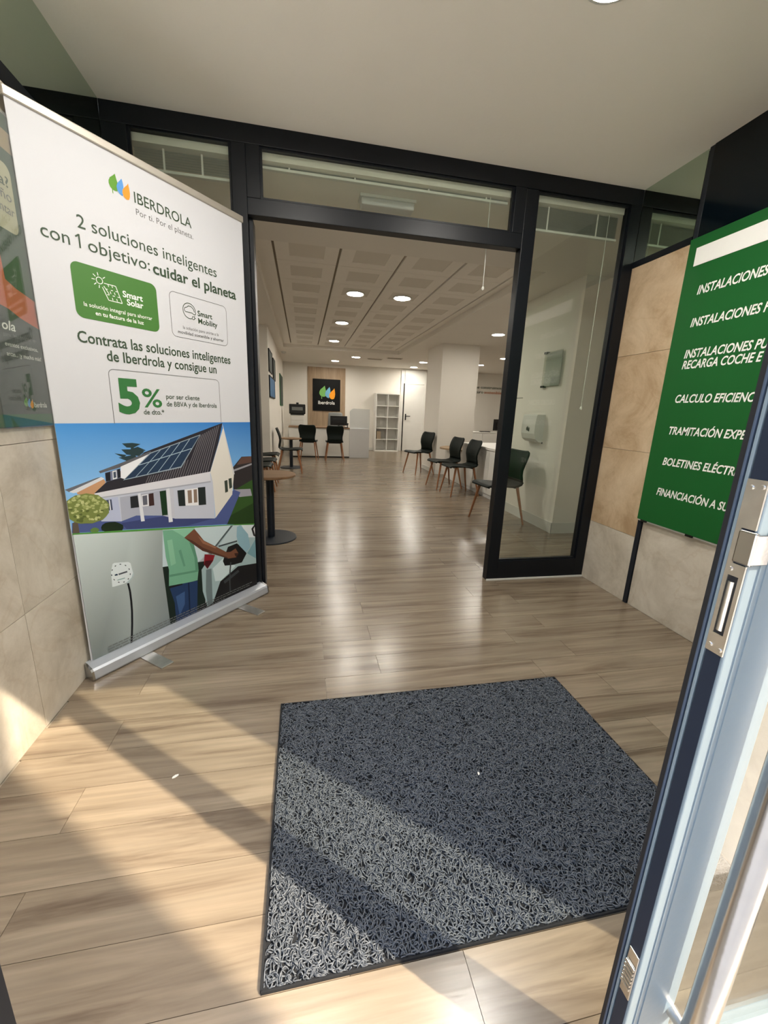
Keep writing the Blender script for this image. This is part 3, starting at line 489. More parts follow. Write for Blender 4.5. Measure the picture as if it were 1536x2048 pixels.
# ================================================================== BANNER (roll-up, left of the doorway)
HOUSE = [([(72,146,216),(52,118,190),(120,175,225),(135,190,240)],[(0.0175,1.1537),(1.0662,1.1547),(1.0657,0.8298),(0.0125,0.8843)]),((135,190,240),[(0.0125,0.8843),(1.0657,0.8298),(1.0719,0.495),(0.02,0.6917)]),((105,108,118),[(0.0162,0.882),(0.1481,0.9177),(0.1708,0.9181),(0.033,0.8695)]),((196,150,112),[(0.0606,0.8652),(0.1727,0.9098),(0.1811,0.8937),(0.13,0.8389),(0.0621,0.856)]),((215,218,225),[(0.0333,0.8712),(0.1652,0.9187),(0.1772,0.9092),(0.0631,0.8642),(0.0475,0.8631)]),((42,62,66),[(0.2325,1.0194),(0.286,1.008),(0.2692,0.9966)]),((42,62,66),[(0.2644,1.0347),(0.3141,1.033),(0.3714,1.0176),(0.3427,0.9986),(0.2861,1.0093)]),((42,62,66),[(0.2705,1.0619),(0.3174,1.0622),(0.3568,1.0551),(0.3212,1.0389),(0.2899,1.042)]),((42,62,66),[(0.311,1.0618),(0.3236,1.0612),(0.3195,0.9776),(0.3015,0.9772)]),((42,62,66),[(0.248,0.9983),(0.324,1.0065),(0.3348,0.9861),(0.2828,0.9801)]),((42,62,66),[(0.2882,1.0269),(0.341,1.043),(0.3788,1.0237),(0.3376,1.012)]),((48,44,46),[(0.8987,0.8864),(0.9714,0.9468),(1.0661,0.9438),(1.0692,0.74),(0.8951,0.7524)]),((95,70,62),[(0.931,0.8999),(0.9712,0.9443),(1.0661,0.9438),(1.0674,0.9045)]),((150,150,158),[(0.9031,0.8735),(1.0695,0.8999),(1.0713,0.8892),(0.9023,0.8611)]),((52,84,38),[(0.8839,0.7414),(1.072,0.7935),(1.0719,0.495),(0.8291,0.546)]),((38,64,28),[(0.853,0.5927),(1.0675,0.6402),(1.0719,0.495),(0.8291,0.546)]),((158,156,168),[(0.9003,0.7517),(1.0316,0.7365),(1.043,0.6899),(0.9397,0.698)]),((78,92,146),[(0.0258,0.7362),(0.1385,0.7236),(0.2919,0.7161),(0.4591,0.6814),(0.7516,0.604),(0.8972,0.7521),(0.9491,0.727),(0.8343,0.5465),(0.4301,0.6189),(0.2458,0.6538),(0.0201,0.6923)]),((62,72,120),[(0.2247,0.6912),(0.4588,0.6792),(0.7438,0.6031),(0.5637,0.599),(0.246,0.6558)]),((196,201,216),[(0.1514,0.8291),(0.7361,0.8676),(0.7527,0.8179),(0.7495,0.6011),(0.4992,0.6534),(0.4292,0.6854),(0.2982,0.7127),(0.2256,0.6991),(0.1407,0.718)]),((172,176,192),[(0.2327,0.8143),(0.4648,0.8167),(0.4603,0.6789),(0.4294,0.6868),(0.2982,0.7127),(0.2288,0.6997)]),((184,192,218),[(0.1629,0.8196),(0.224,0.8184),(0.2269,0.6988),(0.1402,0.7181)]),((222,218,210),[(0.7367,0.8754),(0.845,1.1224),(0.9066,0.848),(0.8847,0.7225),(0.7534,0.6027),(0.7508,0.8182)]),((205,203,205),[(0.8401,1.148),(0.8481,1.1262),(0.9117,0.8458),(0.899,0.8439)]),((44,42,50),[(0.1269,0.8493),(0.1821,0.8923),(0.3712,1.015),(0.8422,1.151),(0.8074,1.0419),(0.7369,0.8785),(0.3617,0.8629)]),((118,114,120),[(0.3633,0.8634),(0.3827,0.8974),(0.3797,0.8991),(0.3604,0.8652)]),((118,114,120),[(0.3758,0.8639),(0.3954,0.8981),(0.3923,0.8998),(0.3728,0.8657)]),((118,114,120),[(0.3884,0.8645),(0.4081,0.8989),(0.405,0.9006),(0.3854,0.8662)]),((118,114,120),[(0.4012,0.865),(0.421,0.8996),(0.4179,0.9013),(0.3981,0.8668)]),((118,114,120),[(0.4141,0.8656),(0.4341,0.9003),(0.4309,0.9021),(0.411,0.8673)]),((118,114,120),[(0.4271,0.8661),(0.4478,0.9026),(0.4446,0.9043),(0.4239,0.8679)]),((118,114,120),[(0.4403,0.8667),(0.4628,0.9079),(0.4595,0.9095),(0.437,0.8684)]),((118,114,120),[(0.4536,0.8673),(0.478,0.9132),(0.4746,0.9149),(0.4503,0.869)]),((118,114,120),[(0.467,0.8679),(0.4933,0.9186),(0.4899,0.9202),(0.4637,0.8695)]),((118,114,120),[(0.4807,0.8685),(0.5088,0.9241),(0.5053,0.9257),(0.4773,0.8701)]),((118,114,120),[(0.4944,0.8691),(0.5244,0.9296),(0.5209,0.9312),(0.491,0.8707)]),((118,114,120),[(0.5083,0.8697),(0.5403,0.9352),(0.5367,0.9368),(0.5048,0.8713)]),((118,114,120),[(0.5224,0.8703),(0.5563,0.9409),(0.5527,0.9424),(0.5188,0.8719)]),((118,114,120),[(0.5366,0.8709),(0.5726,0.9466),(0.5689,0.9481),(0.533,0.8725)]),((118,114,120),[(0.551,0.8715),(0.589,0.9524),(0.5852,0.9539),(0.5474,0.8731)]),((118,114,120),[(0.5656,0.8721),(0.6056,0.9583),(0.6018,0.9597),(0.5619,0.8737)]),((118,114,120),[(0.5802,0.8727),(0.6934,1.0847),(0.6895,1.0861),(0.5766,0.8744)]),((118,114,120),[(0.5951,0.8733),(0.7068,1.0904),(0.7028,1.0917),(0.5914,0.875)]),((118,114,120),[(0.6102,0.874),(0.7203,1.0961),(0.7162,1.0974),(0.6064,0.8757)]),((118,114,120),[(0.6255,0.8747),(0.7339,1.1019),(0.7298,1.1031),(0.6216,0.8763)]),((118,114,120),[(0.6409,0.8753),(0.7477,1.1077),(0.7435,1.1089),(0.6369,0.8769)]),((118,114,120),[(0.6565,0.876),(0.7615,1.1136),(0.7573,1.1147),(0.6525,0.8776)]),((118,114,120),[(0.6723,0.8767),(0.7755,1.1195),(0.7712,1.1206),(0.6682,0.8782)]),((118,114,120),[(0.6883,0.8774),(0.7897,1.1255),(0.7853,1.1266),(0.6841,0.8789)]),((118,114,120),[(0.7045,0.8781),(0.8039,1.1315),(0.7995,1.1326),(0.7002,0.8796)]),((118,114,120),[(0.7208,0.8788),(0.8183,1.1376),(0.8138,1.1386),(0.7165,0.8802)]),((216,216,224),[(0.1269,0.8493),(0.3617,0.8629),(0.737,0.88),(0.736,0.8201),(0.3574,0.8225),(0.1368,0.8253)]),((168,172,186),[(0.1372,0.829),(0.358,0.8279),(0.7365,0.8264),(0.7359,0.8185),(0.3573,0.8211),(0.1366,0.8241)]),((96,96,102),[(0.1571,0.9449),(0.2509,0.9715),(0.4022,1.0182),(0.4032,1.0074),(0.2525,0.9536),(0.1622,0.9357)]),((232,234,240),[(0.2522,0.9562),(0.4018,1.0075),(0.264,0.897),(0.2468,0.9043)]),((118,124,150),[(0.1816,0.936),(0.2495,0.9488),(0.2468,0.9043),(0.1811,0.8937)]),((30,32,40),[(0.1831,0.934),(0.2051,0.9378),(0.2014,0.8973),(0.1814,0.8962)]),((30,32,40),[(0.2357,0.9452),(0.2487,0.947),(0.2472,0.9075),(0.234,0.9046)]),((225,228,232),[(0.2142,0.9399),(0.2323,0.9417),(0.2309,0.9037),(0.2114,0.9011)]),((70,80,98),[(0.2177,0.9345),(0.2287,0.9364),(0.2279,0.9092),(0.2162,0.9068)]),((150,166,180),[(0.3986,1.0104),(0.6915,1.0903),(0.5601,0.9213),(0.2565,0.8915)]),((38,58,84),[(0.401,1.0063),(0.6841,1.0846),(0.5567,0.9275),(0.2638,0.8957)]),((165,188,204),[(0.452,1.0216),(0.3161,0.9025),(0.3178,0.9005),(0.4539,1.0197)]),((165,188,204),[(0.506,1.0366),(0.3717,0.9085),(0.3736,0.9066),(0.5081,1.0347)]),((165,188,204),[(0.5624,1.0522),(0.4299,0.9148),(0.4321,0.9129),(0.5647,1.0504)]),((165,188,204),[(0.6212,1.0685),(0.4911,0.9214),(0.4934,0.9196),(0.6238,1.0667)]),((165,188,204),[(0.338,0.9536),(0.63,1.0156),(0.6291,1.0192),(0.3374,0.9569)]),((222,224,232),[(0.3164,0.818),(0.3299,0.8192),(0.3363,0.6766),(0.3179,0.6779)]),((222,224,232),[(0.4636,0.8205),(0.4819,0.8214),(0.4838,0.6402),(0.4613,0.6415)]),((198,200,212),[(0.4838,0.8175),(0.5032,0.819),(0.4982,0.6672),(0.4806,0.6649)]),((24,54,30),[(0.4273,0.8131),(0.4614,0.8129),(0.4592,0.6828),(0.4292,0.6854)]),((38,40,44),[(0.2794,0.8092),(0.3155,0.81),(0.3158,0.7512),(0.2764,0.7533)]),((62,40,40),[(0.3699,0.8095),(0.3945,0.8098),(0.393,0.7466),(0.3661,0.7473)]),((225,226,232),[(0.3341,0.8083),(0.367,0.8086),(0.3649,0.7489),(0.3319,0.7509)]),((96,98,110),[(0.3376,0.8037),(0.361,0.804),(0.3587,0.7564),(0.3367,0.757)]),((36,44,44),[(0.5252,0.8025),(0.5669,0.8007),(0.5654,0.7116),(0.526,0.7174)]),((36,44,44),[(0.6497,0.8),(0.6976,0.7977),(0.6956,0.6946),(0.6474,0.6995)]),((236,236,240),[(0.5686,0.8012),(0.6496,0.7984),(0.6465,0.6997),(0.5655,0.7123)]),((140,120,106),[(0.5844,0.7936),(0.6095,0.7928),(0.6067,0.721),(0.5831,0.7229)]),((140,120,106),[(0.6214,0.7926),(0.643,0.7924),(0.6402,0.7181),(0.6186,0.7196)]),((64,74,98),[(0.1665,0.8114),(0.1948,0.8116),(0.1948,0.7611),(0.1782,0.7618)]),((225,228,235),[(0.1827,0.8099),(0.1875,0.8103),(0.1877,0.7618),(0.1829,0.7615)]),((58,68,60),[(0.8318,0.814),(0.8541,0.8169),(0.8543,0.746),(0.8337,0.7424)]),((58,68,60),[(0.8627,0.8233),(0.8854,0.8255),(0.8866,0.7664),(0.8656,0.7611)]),((94,84,74),[(0.0283,0.7356),(0.0476,0.7436),(0.0482,0.6865),(0.0226,0.6917)]),((122,134,72),[(0.1781,0.7702),(0.1774,0.7519),(0.1637,0.737),(0.1474,0.7242),(0.1247,0.7213),(0.1035,0.717),(0.0796,0.7225),(0.0568,0.726),(0.0376,0.7363),(0.0192,0.7551),(0.0122,0.7687),(0.0007,0.7874),(0.0047,0.8036),(0.0108,0.8192),(0.0184,0.8342),(0.0342,0.8442),(0.0527,0.8525),(0.0734,0.8536),(0.0964,0.8551),(0.1194,0.8471),(0.1427,0.8398),(0.1566,0.8239),(0.1737,0.8076),(0.183,0.7878)]),((189,195,134),[(0.0551,0.8312),(0.0495,0.8282),(0.0421,0.8281),(0.0354,0.8324),(0.0373,0.8369),(0.0431,0.839),(0.0503,0.8372)]),((173,180,118),[(0.1084,0.7904),(0.1068,0.7868),(0.0979,0.7869),(0.0913,0.7908),(0.0942,0.795),(0.0989,0.7976),(0.1077,0.7939)]),((173,181,118),[(0.1189,0.7956),(0.114,0.7931),(0.1091,0.7915),(0.1053,0.796),(0.106,0.8004),(0.1106,0.8015),(0.1156,0.8002)]),((160,169,105),[(0.0856,0.793),(0.0832,0.7881),(0.0783,0.7894),(0.0759,0.7915),(0.0759,0.7973),(0.0795,0.8004),(0.0854,0.798)]),((189,195,134),[(0.0988,0.8114),(0.0969,0.8082),(0.0925,0.8074),(0.0879,0.8106),(0.0888,0.8153),(0.0935,0.8173),(0.0974,0.8152)]),((193,199,138),[(0.0964,0.786),(0.0938,0.7823),(0.0881,0.7824),(0.086,0.7861),(0.0841,0.7904),(0.0891,0.7908),(0.0941,0.7894)]),((164,173,109),[(0.177,0.779),(0.1711,0.7763),(0.163,0.7758),(0.1561,0.7803),(0.1572,0.7855),(0.1641,0.7877),(0.1729,0.784)]),((197,202,142),[(0.0827,0.8149),(0.0803,0.8112),(0.0729,0.8106),(0.0696,0.8144),(0.0703,0.8199),(0.0747,0.8214),(0.081,0.8212)]),((168,176,113),[(0.1302,0.8023),(0.1277,0.7991),(0.1237,0.7998),(0.1185,0.8028),(0.1199,0.8059),(0.1244,0.8074),(0.1287,0.8064)]),((180,187,125),[(0.1321,0.7674),(0.1291,0.7625),(0.1257,0.7629),(0.1216,0.7675),(0.123,0.772),(0.127,0.7739),(0.1312,0.7721)]),((190,196,135),[(0.0688,0.7646),(0.0658,0.7621),(0.0592,0.7613),(0.0548,0.7658),(0.0557,0.7691),(0.061,0.7717),(0.0674,0.7677)]),((92,104,52),[(0.0354,0.7936),(0.0331,0.7912),(0.0243,0.7921),(0.0199,0.7951),(0.0185,0.7987),(0.0256,0.7987),(0.0316,0.7977)]),((150,160,95),[(0.1031,0.8421),(0.1,0.8396),(0.0927,0.8395),(0.0876,0.8423),(0.0866,0.847),(0.0933,0.8488),(0.0995,0.8464)]),((152,162,97),[(0.0867,0.7924),(0.0848,0.7866),(0.08,0.7881),(0.0773,0.7917),(0.0765,0.7967),(0.0812,0.799),(0.0855,0.7976)]),((196,201,141),[(0.1126,0.7341),(0.1108,0.7298),(0.1026,0.7321),(0.0952,0.7356),(0.0976,0.7397),(0.1037,0.7414),(0.1102,0.7379)]),((188,194,133),[(0.0556,0.7614),(0.0524,0.7582),(0.0473,0.7587),(0.0435,0.7611),(0.0443,0.7669),(0.049,0.7681),(0.0533,0.766)]),((151,161,96),[(0.1251,0.8366),(0.1215,0.8341),(0.1137,0.8343),(0.1085,0.8375),(0.11,0.8406),(0.1147,0.8415),(0.1232,0.8397)]),((195,201,140),[(0.0566,0.7561),(0.0545,0.7519),(0.0479,0.7509),(0.044,0.7564),(0.0464,0.7609),(0.0495,0.7631),(0.0547,0.7611)]),((165,174,110),[(0.0521,0.8055),(0.0503,0.8033),(0.0459,0.8029),(0.0426,0.8057),(0.0435,0.8086),(0.0467,0.81),(0.0517,0.8091)]),((199,204,144),[(0.1293,0.74),(0.1263,0.7375),(0.1212,0.7369),(0.1182,0.741),(0.1186,0.7438),(0.1222,0.7449),(0.1262,0.7435)]),((170,178,115),[(0.1556,0.7804),(0.1518,0.7758),(0.1461,0.7763),(0.1409,0.7803),(0.1424,0.785),(0.1475,0.7889),(0.1516,0.7852)]),((171,178,116),[(0.1217,0.8197),(0.1202,0.8148),(0.1155,0.8134),(0.1117,0.8185),(0.1131,0.8236),(0.1173,0.8264),(0.1213,0.8238)]),((191,197,136),[(0.1502,0.7685),(0.1451,0.7635),(0.1415,0.7654),(0.1373,0.7686),(0.1373,0.7734),(0.1422,0.7755),(0.1476,0.7749)]),((189,195,134),[(0.1584,0.7915),(0.1554,0.7888),(0.1497,0.7882),(0.1463,0.7919),(0.1476,0.7956),(0.1511,0.7977),(0.1547,0.7954)]),((92,104,52),[(0.1347,0.7343),(0.1297,0.7285),(0.1244,0.7291),(0.1211,0.7338),(0.1217,0.7404),(0.1258,0.7439),(0.1319,0.7414)]),((172,180,117),[(0.1489,0.8268),(0.1468,0.8231),(0.1392,0.8222),(0.1363,0.8257),(0.1363,0.8313),(0.141,0.8343),(0.1463,0.8325)]),((170,178,115),[(0.0519,0.7921),(0.0483,0.7889),(0.0445,0.7882),(0.0405,0.7927),(0.0412,0.7962),(0.0455,0.799),(0.0505,0.7959)]),((181,188,126),[(0.1776,0.7769),(0.1749,0.7742),(0.1673,0.7733),(0.1627,0.7778),(0.1615,0.7818),(0.1678,0.7836),(0.1736,0.7824)]),((189,195,134),[(0.1292,0.7644),(0.1274,0.7615),(0.1195,0.7616),(0.1136,0.7657),(0.1142,0.7699),(0.1206,0.7701),(0.1265,0.7683)]),((184,191,129),[(0.1184,0.8359),(0.1155,0.8322),(0.1076,0.8323),(0.1028,0.8353),(0.1046,0.8408),(0.1092,0.8429),(0.1169,0.8405)]),((92,104,52),[(0.0477,0.7593),(0.0434,0.7551),(0.0388,0.756),(0.0347,0.7593),(0.0335,0.7648),(0.0398,0.7682),(0.0449,0.7636)]),((197,202,142),[(0.0821,0.8209),(0.0803,0.8165),(0.0743,0.818),(0.0699,0.8204),(0.0709,0.8255),(0.075,0.8264),(0.0817,0.8251)]),((162,171,107),[(0.1547,0.7733),(0.1522,0.7688),(0.1454,0.7693),(0.1416,0.7735),(0.1394,0.7785),(0.1464,0.781),(0.1533,0.7766)]),((189,195,134),[(0.1265,0.8271),(0.124,0.8236),(0.1173,0.822),(0.1123,0.8275),(0.1137,0.8319),(0.1191,0.8353),(0.1244,0.8319)]),((167,175,112),[(0.0981,0.8422),(0.0948,0.8368),(0.0862,0.8385),(0.0793,0.8427),(0.0824,0.847),(0.0879,0.849),(0.0946,0.848)]),((197,203,142),[(0.0728,0.8468),(0.0699,0.8424),(0.0634,0.8421),(0.0588,0.8466),(0.0588,0.8518),(0.0648,0.8528),(0.071,0.8513)]),((196,202,141),[(0.1261,0.7331),(0.1243,0.7277),(0.1167,0.7281),(0.1141,0.7329),(0.114,0.7386),(0.1185,0.7407),(0.1246,0.7383)]),((158,167,103),[(0.0906,0.8394),(0.0864,0.8351),(0.0786,0.8361),(0.0732,0.8401),(0.0741,0.844),(0.0801,0.8467),(0.0866,0.844)]),((181,188,126),[(0.0753,0.8253),(0.0718,0.8225),(0.0638,0.8222),(0.0584,0.8262),(0.0599,0.8301),(0.0656,0.833),(0.0722,0.8312)]),((158,167,103),[(0.0927,0.7984),(0.0899,0.7947),(0.0845,0.794),(0.0812,0.7983),(0.082,0.8032),(0.0863,0.8062),(0.0906,0.8022)]),((181,188,126),[(0.0998,0.7374),(0.0968,0.7344),(0.0928,0.7334),(0.0909,0.7372),(0.0897,0.7418),(0.0947,0.7446),(0.0979,0.7422)]),((92,104,52),[(0.0951,0.7741),(0.0919,0.7707),(0.0871,0.7711),(0.0831,0.7747),(0.0831,0.7784),(0.0881,0.78),(0.0941,0.7775)]),((92,104,52),[(0.0991,0.7765),(0.0952,0.7735),(0.0896,0.7724),(0.0847,0.7774),(0.0865,0.7808),(0.0914,0.7835),(0.0956,0.7809)]),((195,200,140),[(0.0614,0.8101),(0.0598,0.8066),(0.0561,0.8056),(0.0536,0.8094),(0.055,0.8133),(0.0576,0.8163),(0.0614,0.8144)]),((92,104,52),[(0.0827,0.7522),(0.0804,0.7495),(0.0723,0.7508),(0.0679,0.7538),(0.0682,0.7574),(0.0727,0.7595),(0.0799,0.7564)]),((92,104,52),[(0.1562,0.7653),(0.1527,0.7625),(0.1475,0.7634),(0.1428,0.7662),(0.1432,0.7703),(0.1485,0.7719),(0.1538,0.7702)]),((190,196,135),[(0.0344,0.8275),(0.0303,0.8227),(0.0249,0.8234),(0.0205,0.8268),(0.0228,0.8316),(0.0264,0.8357),(0.032,0.8318)]),((157,166,102),[(0.0687,0.8214),(0.0658,0.818),(0.0595,0.8181),(0.0564,0.8213),(0.057,0.8253),(0.0612,0.8291),(0.0669,0.8259)]),((180,187,125),[(0.1753,0.7893),(0.1724,0.7851),(0.1657,0.7856),(0.1609,0.7896),(0.1609,0.7954),(0.1678,0.7977),(0.1726,0.7951)]),((178,185,123),[(0.1207,0.783),(0.118,0.7798),(0.1123,0.7815),(0.1088,0.7833),(0.1089,0.7873),(0.1131,0.7886),(0.1207,0.7865)]),((168,176,113),[(0.0494,0.8372),(0.0469,0.8347),(0.0409,0.8335),(0.0381,0.8375),(0.0368,0.8408),(0.0424,0.8432),(0.0484,0.8404)]),((92,104,52),[(0.0691,0.7355),(0.0651,0.7304),(0.0585,0.7313),(0.0508,0.7369),(0.0513,0.7426),(0.0598,0.7443),(0.0676,0.7406)]),((199,204,144),[(0.066,0.8108),(0.0617,0.8078),(0.055,0.8083),(0.0497,0.812),(0.05,0.8158),(0.0567,0.8169),(0.0624,0.8144)]),((92,104,52),[(0.0551,0.7418),(0.0519,0.738),(0.0466,0.7386),(0.0426,0.7421),(0.0428,0.7462),(0.0485,0.7495),(0.0534,0.7457)]),((92,104,52),[(0.138,0.7458),(0.1337,0.7418),(0.1277,0.7422),(0.1242,0.7458),(0.1251,0.7518),(0.1293,0.7544),(0.134,0.7528)]),((176,183,121),[(0.0979,0.7937),(0.0955,0.7884),(0.0906,0.7879),(0.0878,0.793),(0.0874,0.7992),(0.0924,0.8013),(0.0973,0.7988)]),((163,172,108),[(0.1063,0.8155),(0.1022,0.8108),(0.0971,0.8089),(0.0944,0.815),(0.0951,0.8197),(0.0992,0.8249),(0.1032,0.822)]),((92,104,52),[(0.072,0.7471),(0.0692,0.7433),(0.0633,0.7441),(0.0572,0.7477),(0.0581,0.752),(0.0648,0.7541),(0.0716,0.7513)]),((188,194,133),[(0.0959,0.8087),(0.093,0.8041),(0.0878,0.8051),(0.0841,0.8088),(0.0832,0.8138),(0.0885,0.815),(0.0945,0.8123)]),((92,104,52),[(0.0685,0.7651),(0.0675,0.7624),(0.0602,0.7616),(0.0558,0.7661),(0.0557,0.7696),(0.0615,0.7713),(0.068,0.7694)]),((151,161,96),[(0.0971,0.8341),(0.0945,0.8299),(0.0899,0.8308),(0.085,0.8336),(0.0858,0.8383),(0.0912,0.8397),(0.0955,0.8389)]),((177,184,122),[(0.1635,0.8046),(0.1616,0.8005),(0.1565,0.7991),(0.1535,0.8038),(0.1543,0.8087),(0.1582,0.812),(0.1629,0.8101)]),((185,191,130),[(0.042,0.7785),(0.0382,0.7758),(0.0306,0.7749),(0.0266,0.7794),(0.0278,0.784),(0.0315,0.7847),(0.0372,0.7834)]),((169,177,114),[(0.1422,0.7994),(0.1397,0.7964),(0.131,0.7966),(0.1265,0.8006),(0.127,0.8042),(0.1314,0.8059),(0.1387,0.8041)]),((92,104,52),[(0.0695,0.7403),(0.0654,0.7356),(0.0587,0.7356),(0.0522,0.7412),(0.0525,0.7462),(0.0596,0.7486),(0.0661,0.7464)]),((189,195,134),[(0.0569,0.7823),(0.0545,0.7796),(0.046,0.7804),(0.041,0.7835),(0.0393,0.7872),(0.0469,0.7878),(0.0548,0.7861)]),((92,104,52),[(0.0355,0.7935),(0.0336,0.7908),(0.029,0.7901),(0.025,0.7936),(0.0245,0.7974),(0.0299,0.7978),(0.0354,0.796)]),((153,163,98),[(0.0364,0.8264),(0.0357,0.822),(0.0298,0.8219),(0.0264,0.825),(0.0281,0.8299),(0.0316,0.8317),(0.0358,0.8303)]),((151,161,96),[(0.1201,0.8314),(0.1158,0.8257),(0.1084,0.8265),(0.1031,0.8316),(0.1022,0.837),(0.1091,0.8393),(0.1168,0.8379)]),((152,162,97),[(0.1672,0.7749),(0.1614,0.7723),(0.1544,0.7721),(0.147,0.7765),(0.1491,0.7807),(0.1554,0.7824),(0.1627,0.7794)]),((185,192,130),[(0.0539,0.8416),(0.0505,0.8393),(0.0458,0.8394),(0.0424,0.8415),(0.0428,0.8453),(0.0471,0.8469),(0.0506,0.8453)]),((180,187,125),[(0.1229,0.7945),(0.1193,0.791),(0.1141,0.791),(0.1109,0.7952),(0.1119,0.7981),(0.1159,0.8003),(0.121,0.7987)]),((155,164,100),[(0.0824,0.7992),(0.082,0.7965),(0.0754,0.797),(0.0706,0.7996),(0.0715,0.8034),(0.0762,0.8039),(0.0815,0.8026)]),((187,193,132),[(0.1525,0.7603),(0.1498,0.7575),(0.1413,0.7584),(0.1353,0.7621),(0.1374,0.7649),(0.142,0.7655),(0.1499,0.764)]),((180,187,125),[(0.0548,0.7818),(0.0496,0.7787),(0.0444,0.7764),(0.039,0.7824),(0.0411,0.7873),(0.0457,0.7898),(0.0512,0.7876)]),((184,191,129),[(0.079,0.781),(0.0757,0.7767),(0.0717,0.7765),(0.0686,0.7804),(0.0683,0.7858),(0.0735,0.7887),(0.0773,0.7848)]),((177,184,122),[(0.0336,0.8018),(0.0302,0.7994),(0.0248,0.7998),(0.0206,0.8021),(0.0205,0.8058),(0.0254,0.8071),(0.0323,0.8048)]),((187,193,132),[(0.0601,0.8043),(0.0554,0.8015),(0.0503,0.8022),(0.0454,0.8052),(0.0472,0.8086),(0.0511,0.8106),(0.0559,0.809)]),((186,193,131),[(0.0949,0.7511),(0.092,0.7465),(0.0865,0.7473),(0.0842,0.7512),(0.0832,0.7565),(0.088,0.7589),(0.0922,0.7564)]),((183,190,128),[(0.0811,0.8052),(0.0792,0.8028),(0.0753,0.8031),(0.0725,0.8054),(0.0714,0.8088),(0.0764,0.8099),(0.081,0.8082)]),((193,199,138),[(0.0645,0.8101),(0.0626,0.806),(0.0564,0.807),(0.0524,0.8103),(0.0516,0.815),(0.0573,0.8169),(0.0621,0.8137)]),((186,192,131),[(0.0983,0.7974),(0.0961,0.7948),(0.0915,0.7953),(0.0885,0.7972),(0.0887,0.8014),(0.0927,0.8023),(0.0964,0.8005)]),((161,170,106),[(0.1591,0.7913),(0.1572,0.7849),(0.152,0.7848),(0.1486,0.7907),(0.1486,0.7961),(0.1537,0.7976),(0.1584,0.7977)]),((156,166,101),[(0.0654,0.84),(0.0612,0.8373),(0.056,0.8367),(0.052,0.8405),(0.0503,0.8441),(0.057,0.8455),(0.0637,0.8439)]),((180,187,125),[(0.0954,0.7529),(0.0909,0.751),(0.0858,0.7506),(0.083,0.7534),(0.0825,0.758),(0.0872,0.7596),(0.0931,0.7568)]),((182,189,127),[(0.1392,0.7366),(0.1354,0.7325),(0.1292,0.7337),(0.122,0.7376),(0.1233,0.7424),(0.1302,0.7445),(0.1369,0.7415)]),((179,186,124),[(0.1358,0.816),(0.132,0.8123),(0.125,0.8132),(0.1195,0.816),(0.1191,0.8219),(0.1263,0.8246),(0.1314,0.8222)]),((92,104,52),[(0.0719,0.7811),(0.071,0.7782),(0.0658,0.7789),(0.062,0.7815),(0.0619,0.7844),(0.0666,0.7854),(0.0717,0.7846)]),((188,194,133),[(0.1392,0.8072),(0.1376,0.8031),(0.1326,0.8027),(0.1289,0.8065),(0.1311,0.8114),(0.1341,0.8123),(0.1375,0.8114)]),((171,179,116),[(0.1468,0.8094),(0.1464,0.8069),(0.1386,0.8076),(0.1344,0.8095),(0.1353,0.8134),(0.1402,0.8153),(0.1457,0.812)]),((26,42,24),[(0.2314,0.6681),(0.2258,0.657),(0.2119,0.6516),(0.1904,0.6495),(0.1699,0.6563),(0.1498,0.666),(0.138,0.6784),(0.1356,0.6907),(0.1417,0.7015),(0.1562,0.7078),(0.1755,0.7071),(0.1976,0.7036),(0.2156,0.6928),(0.2308,0.6805)]),((96,128,66),[(0.1254,0.6802),(0.122,0.6749),(0.1118,0.6729),(0.1002,0.6744),(0.0912,0.6824),(0.0895,0.689),(0.0953,0.6935),(0.1043,0.6977),(0.1159,0.6946),(0.1254,0.6865)]),((84,148,66),[(0.0199,0.6911),(0.2711,0.6476),(1.0699,0.5021),(1.0729,0.4901),(0.2701,0.6382),(0.0203,0.6824)])]
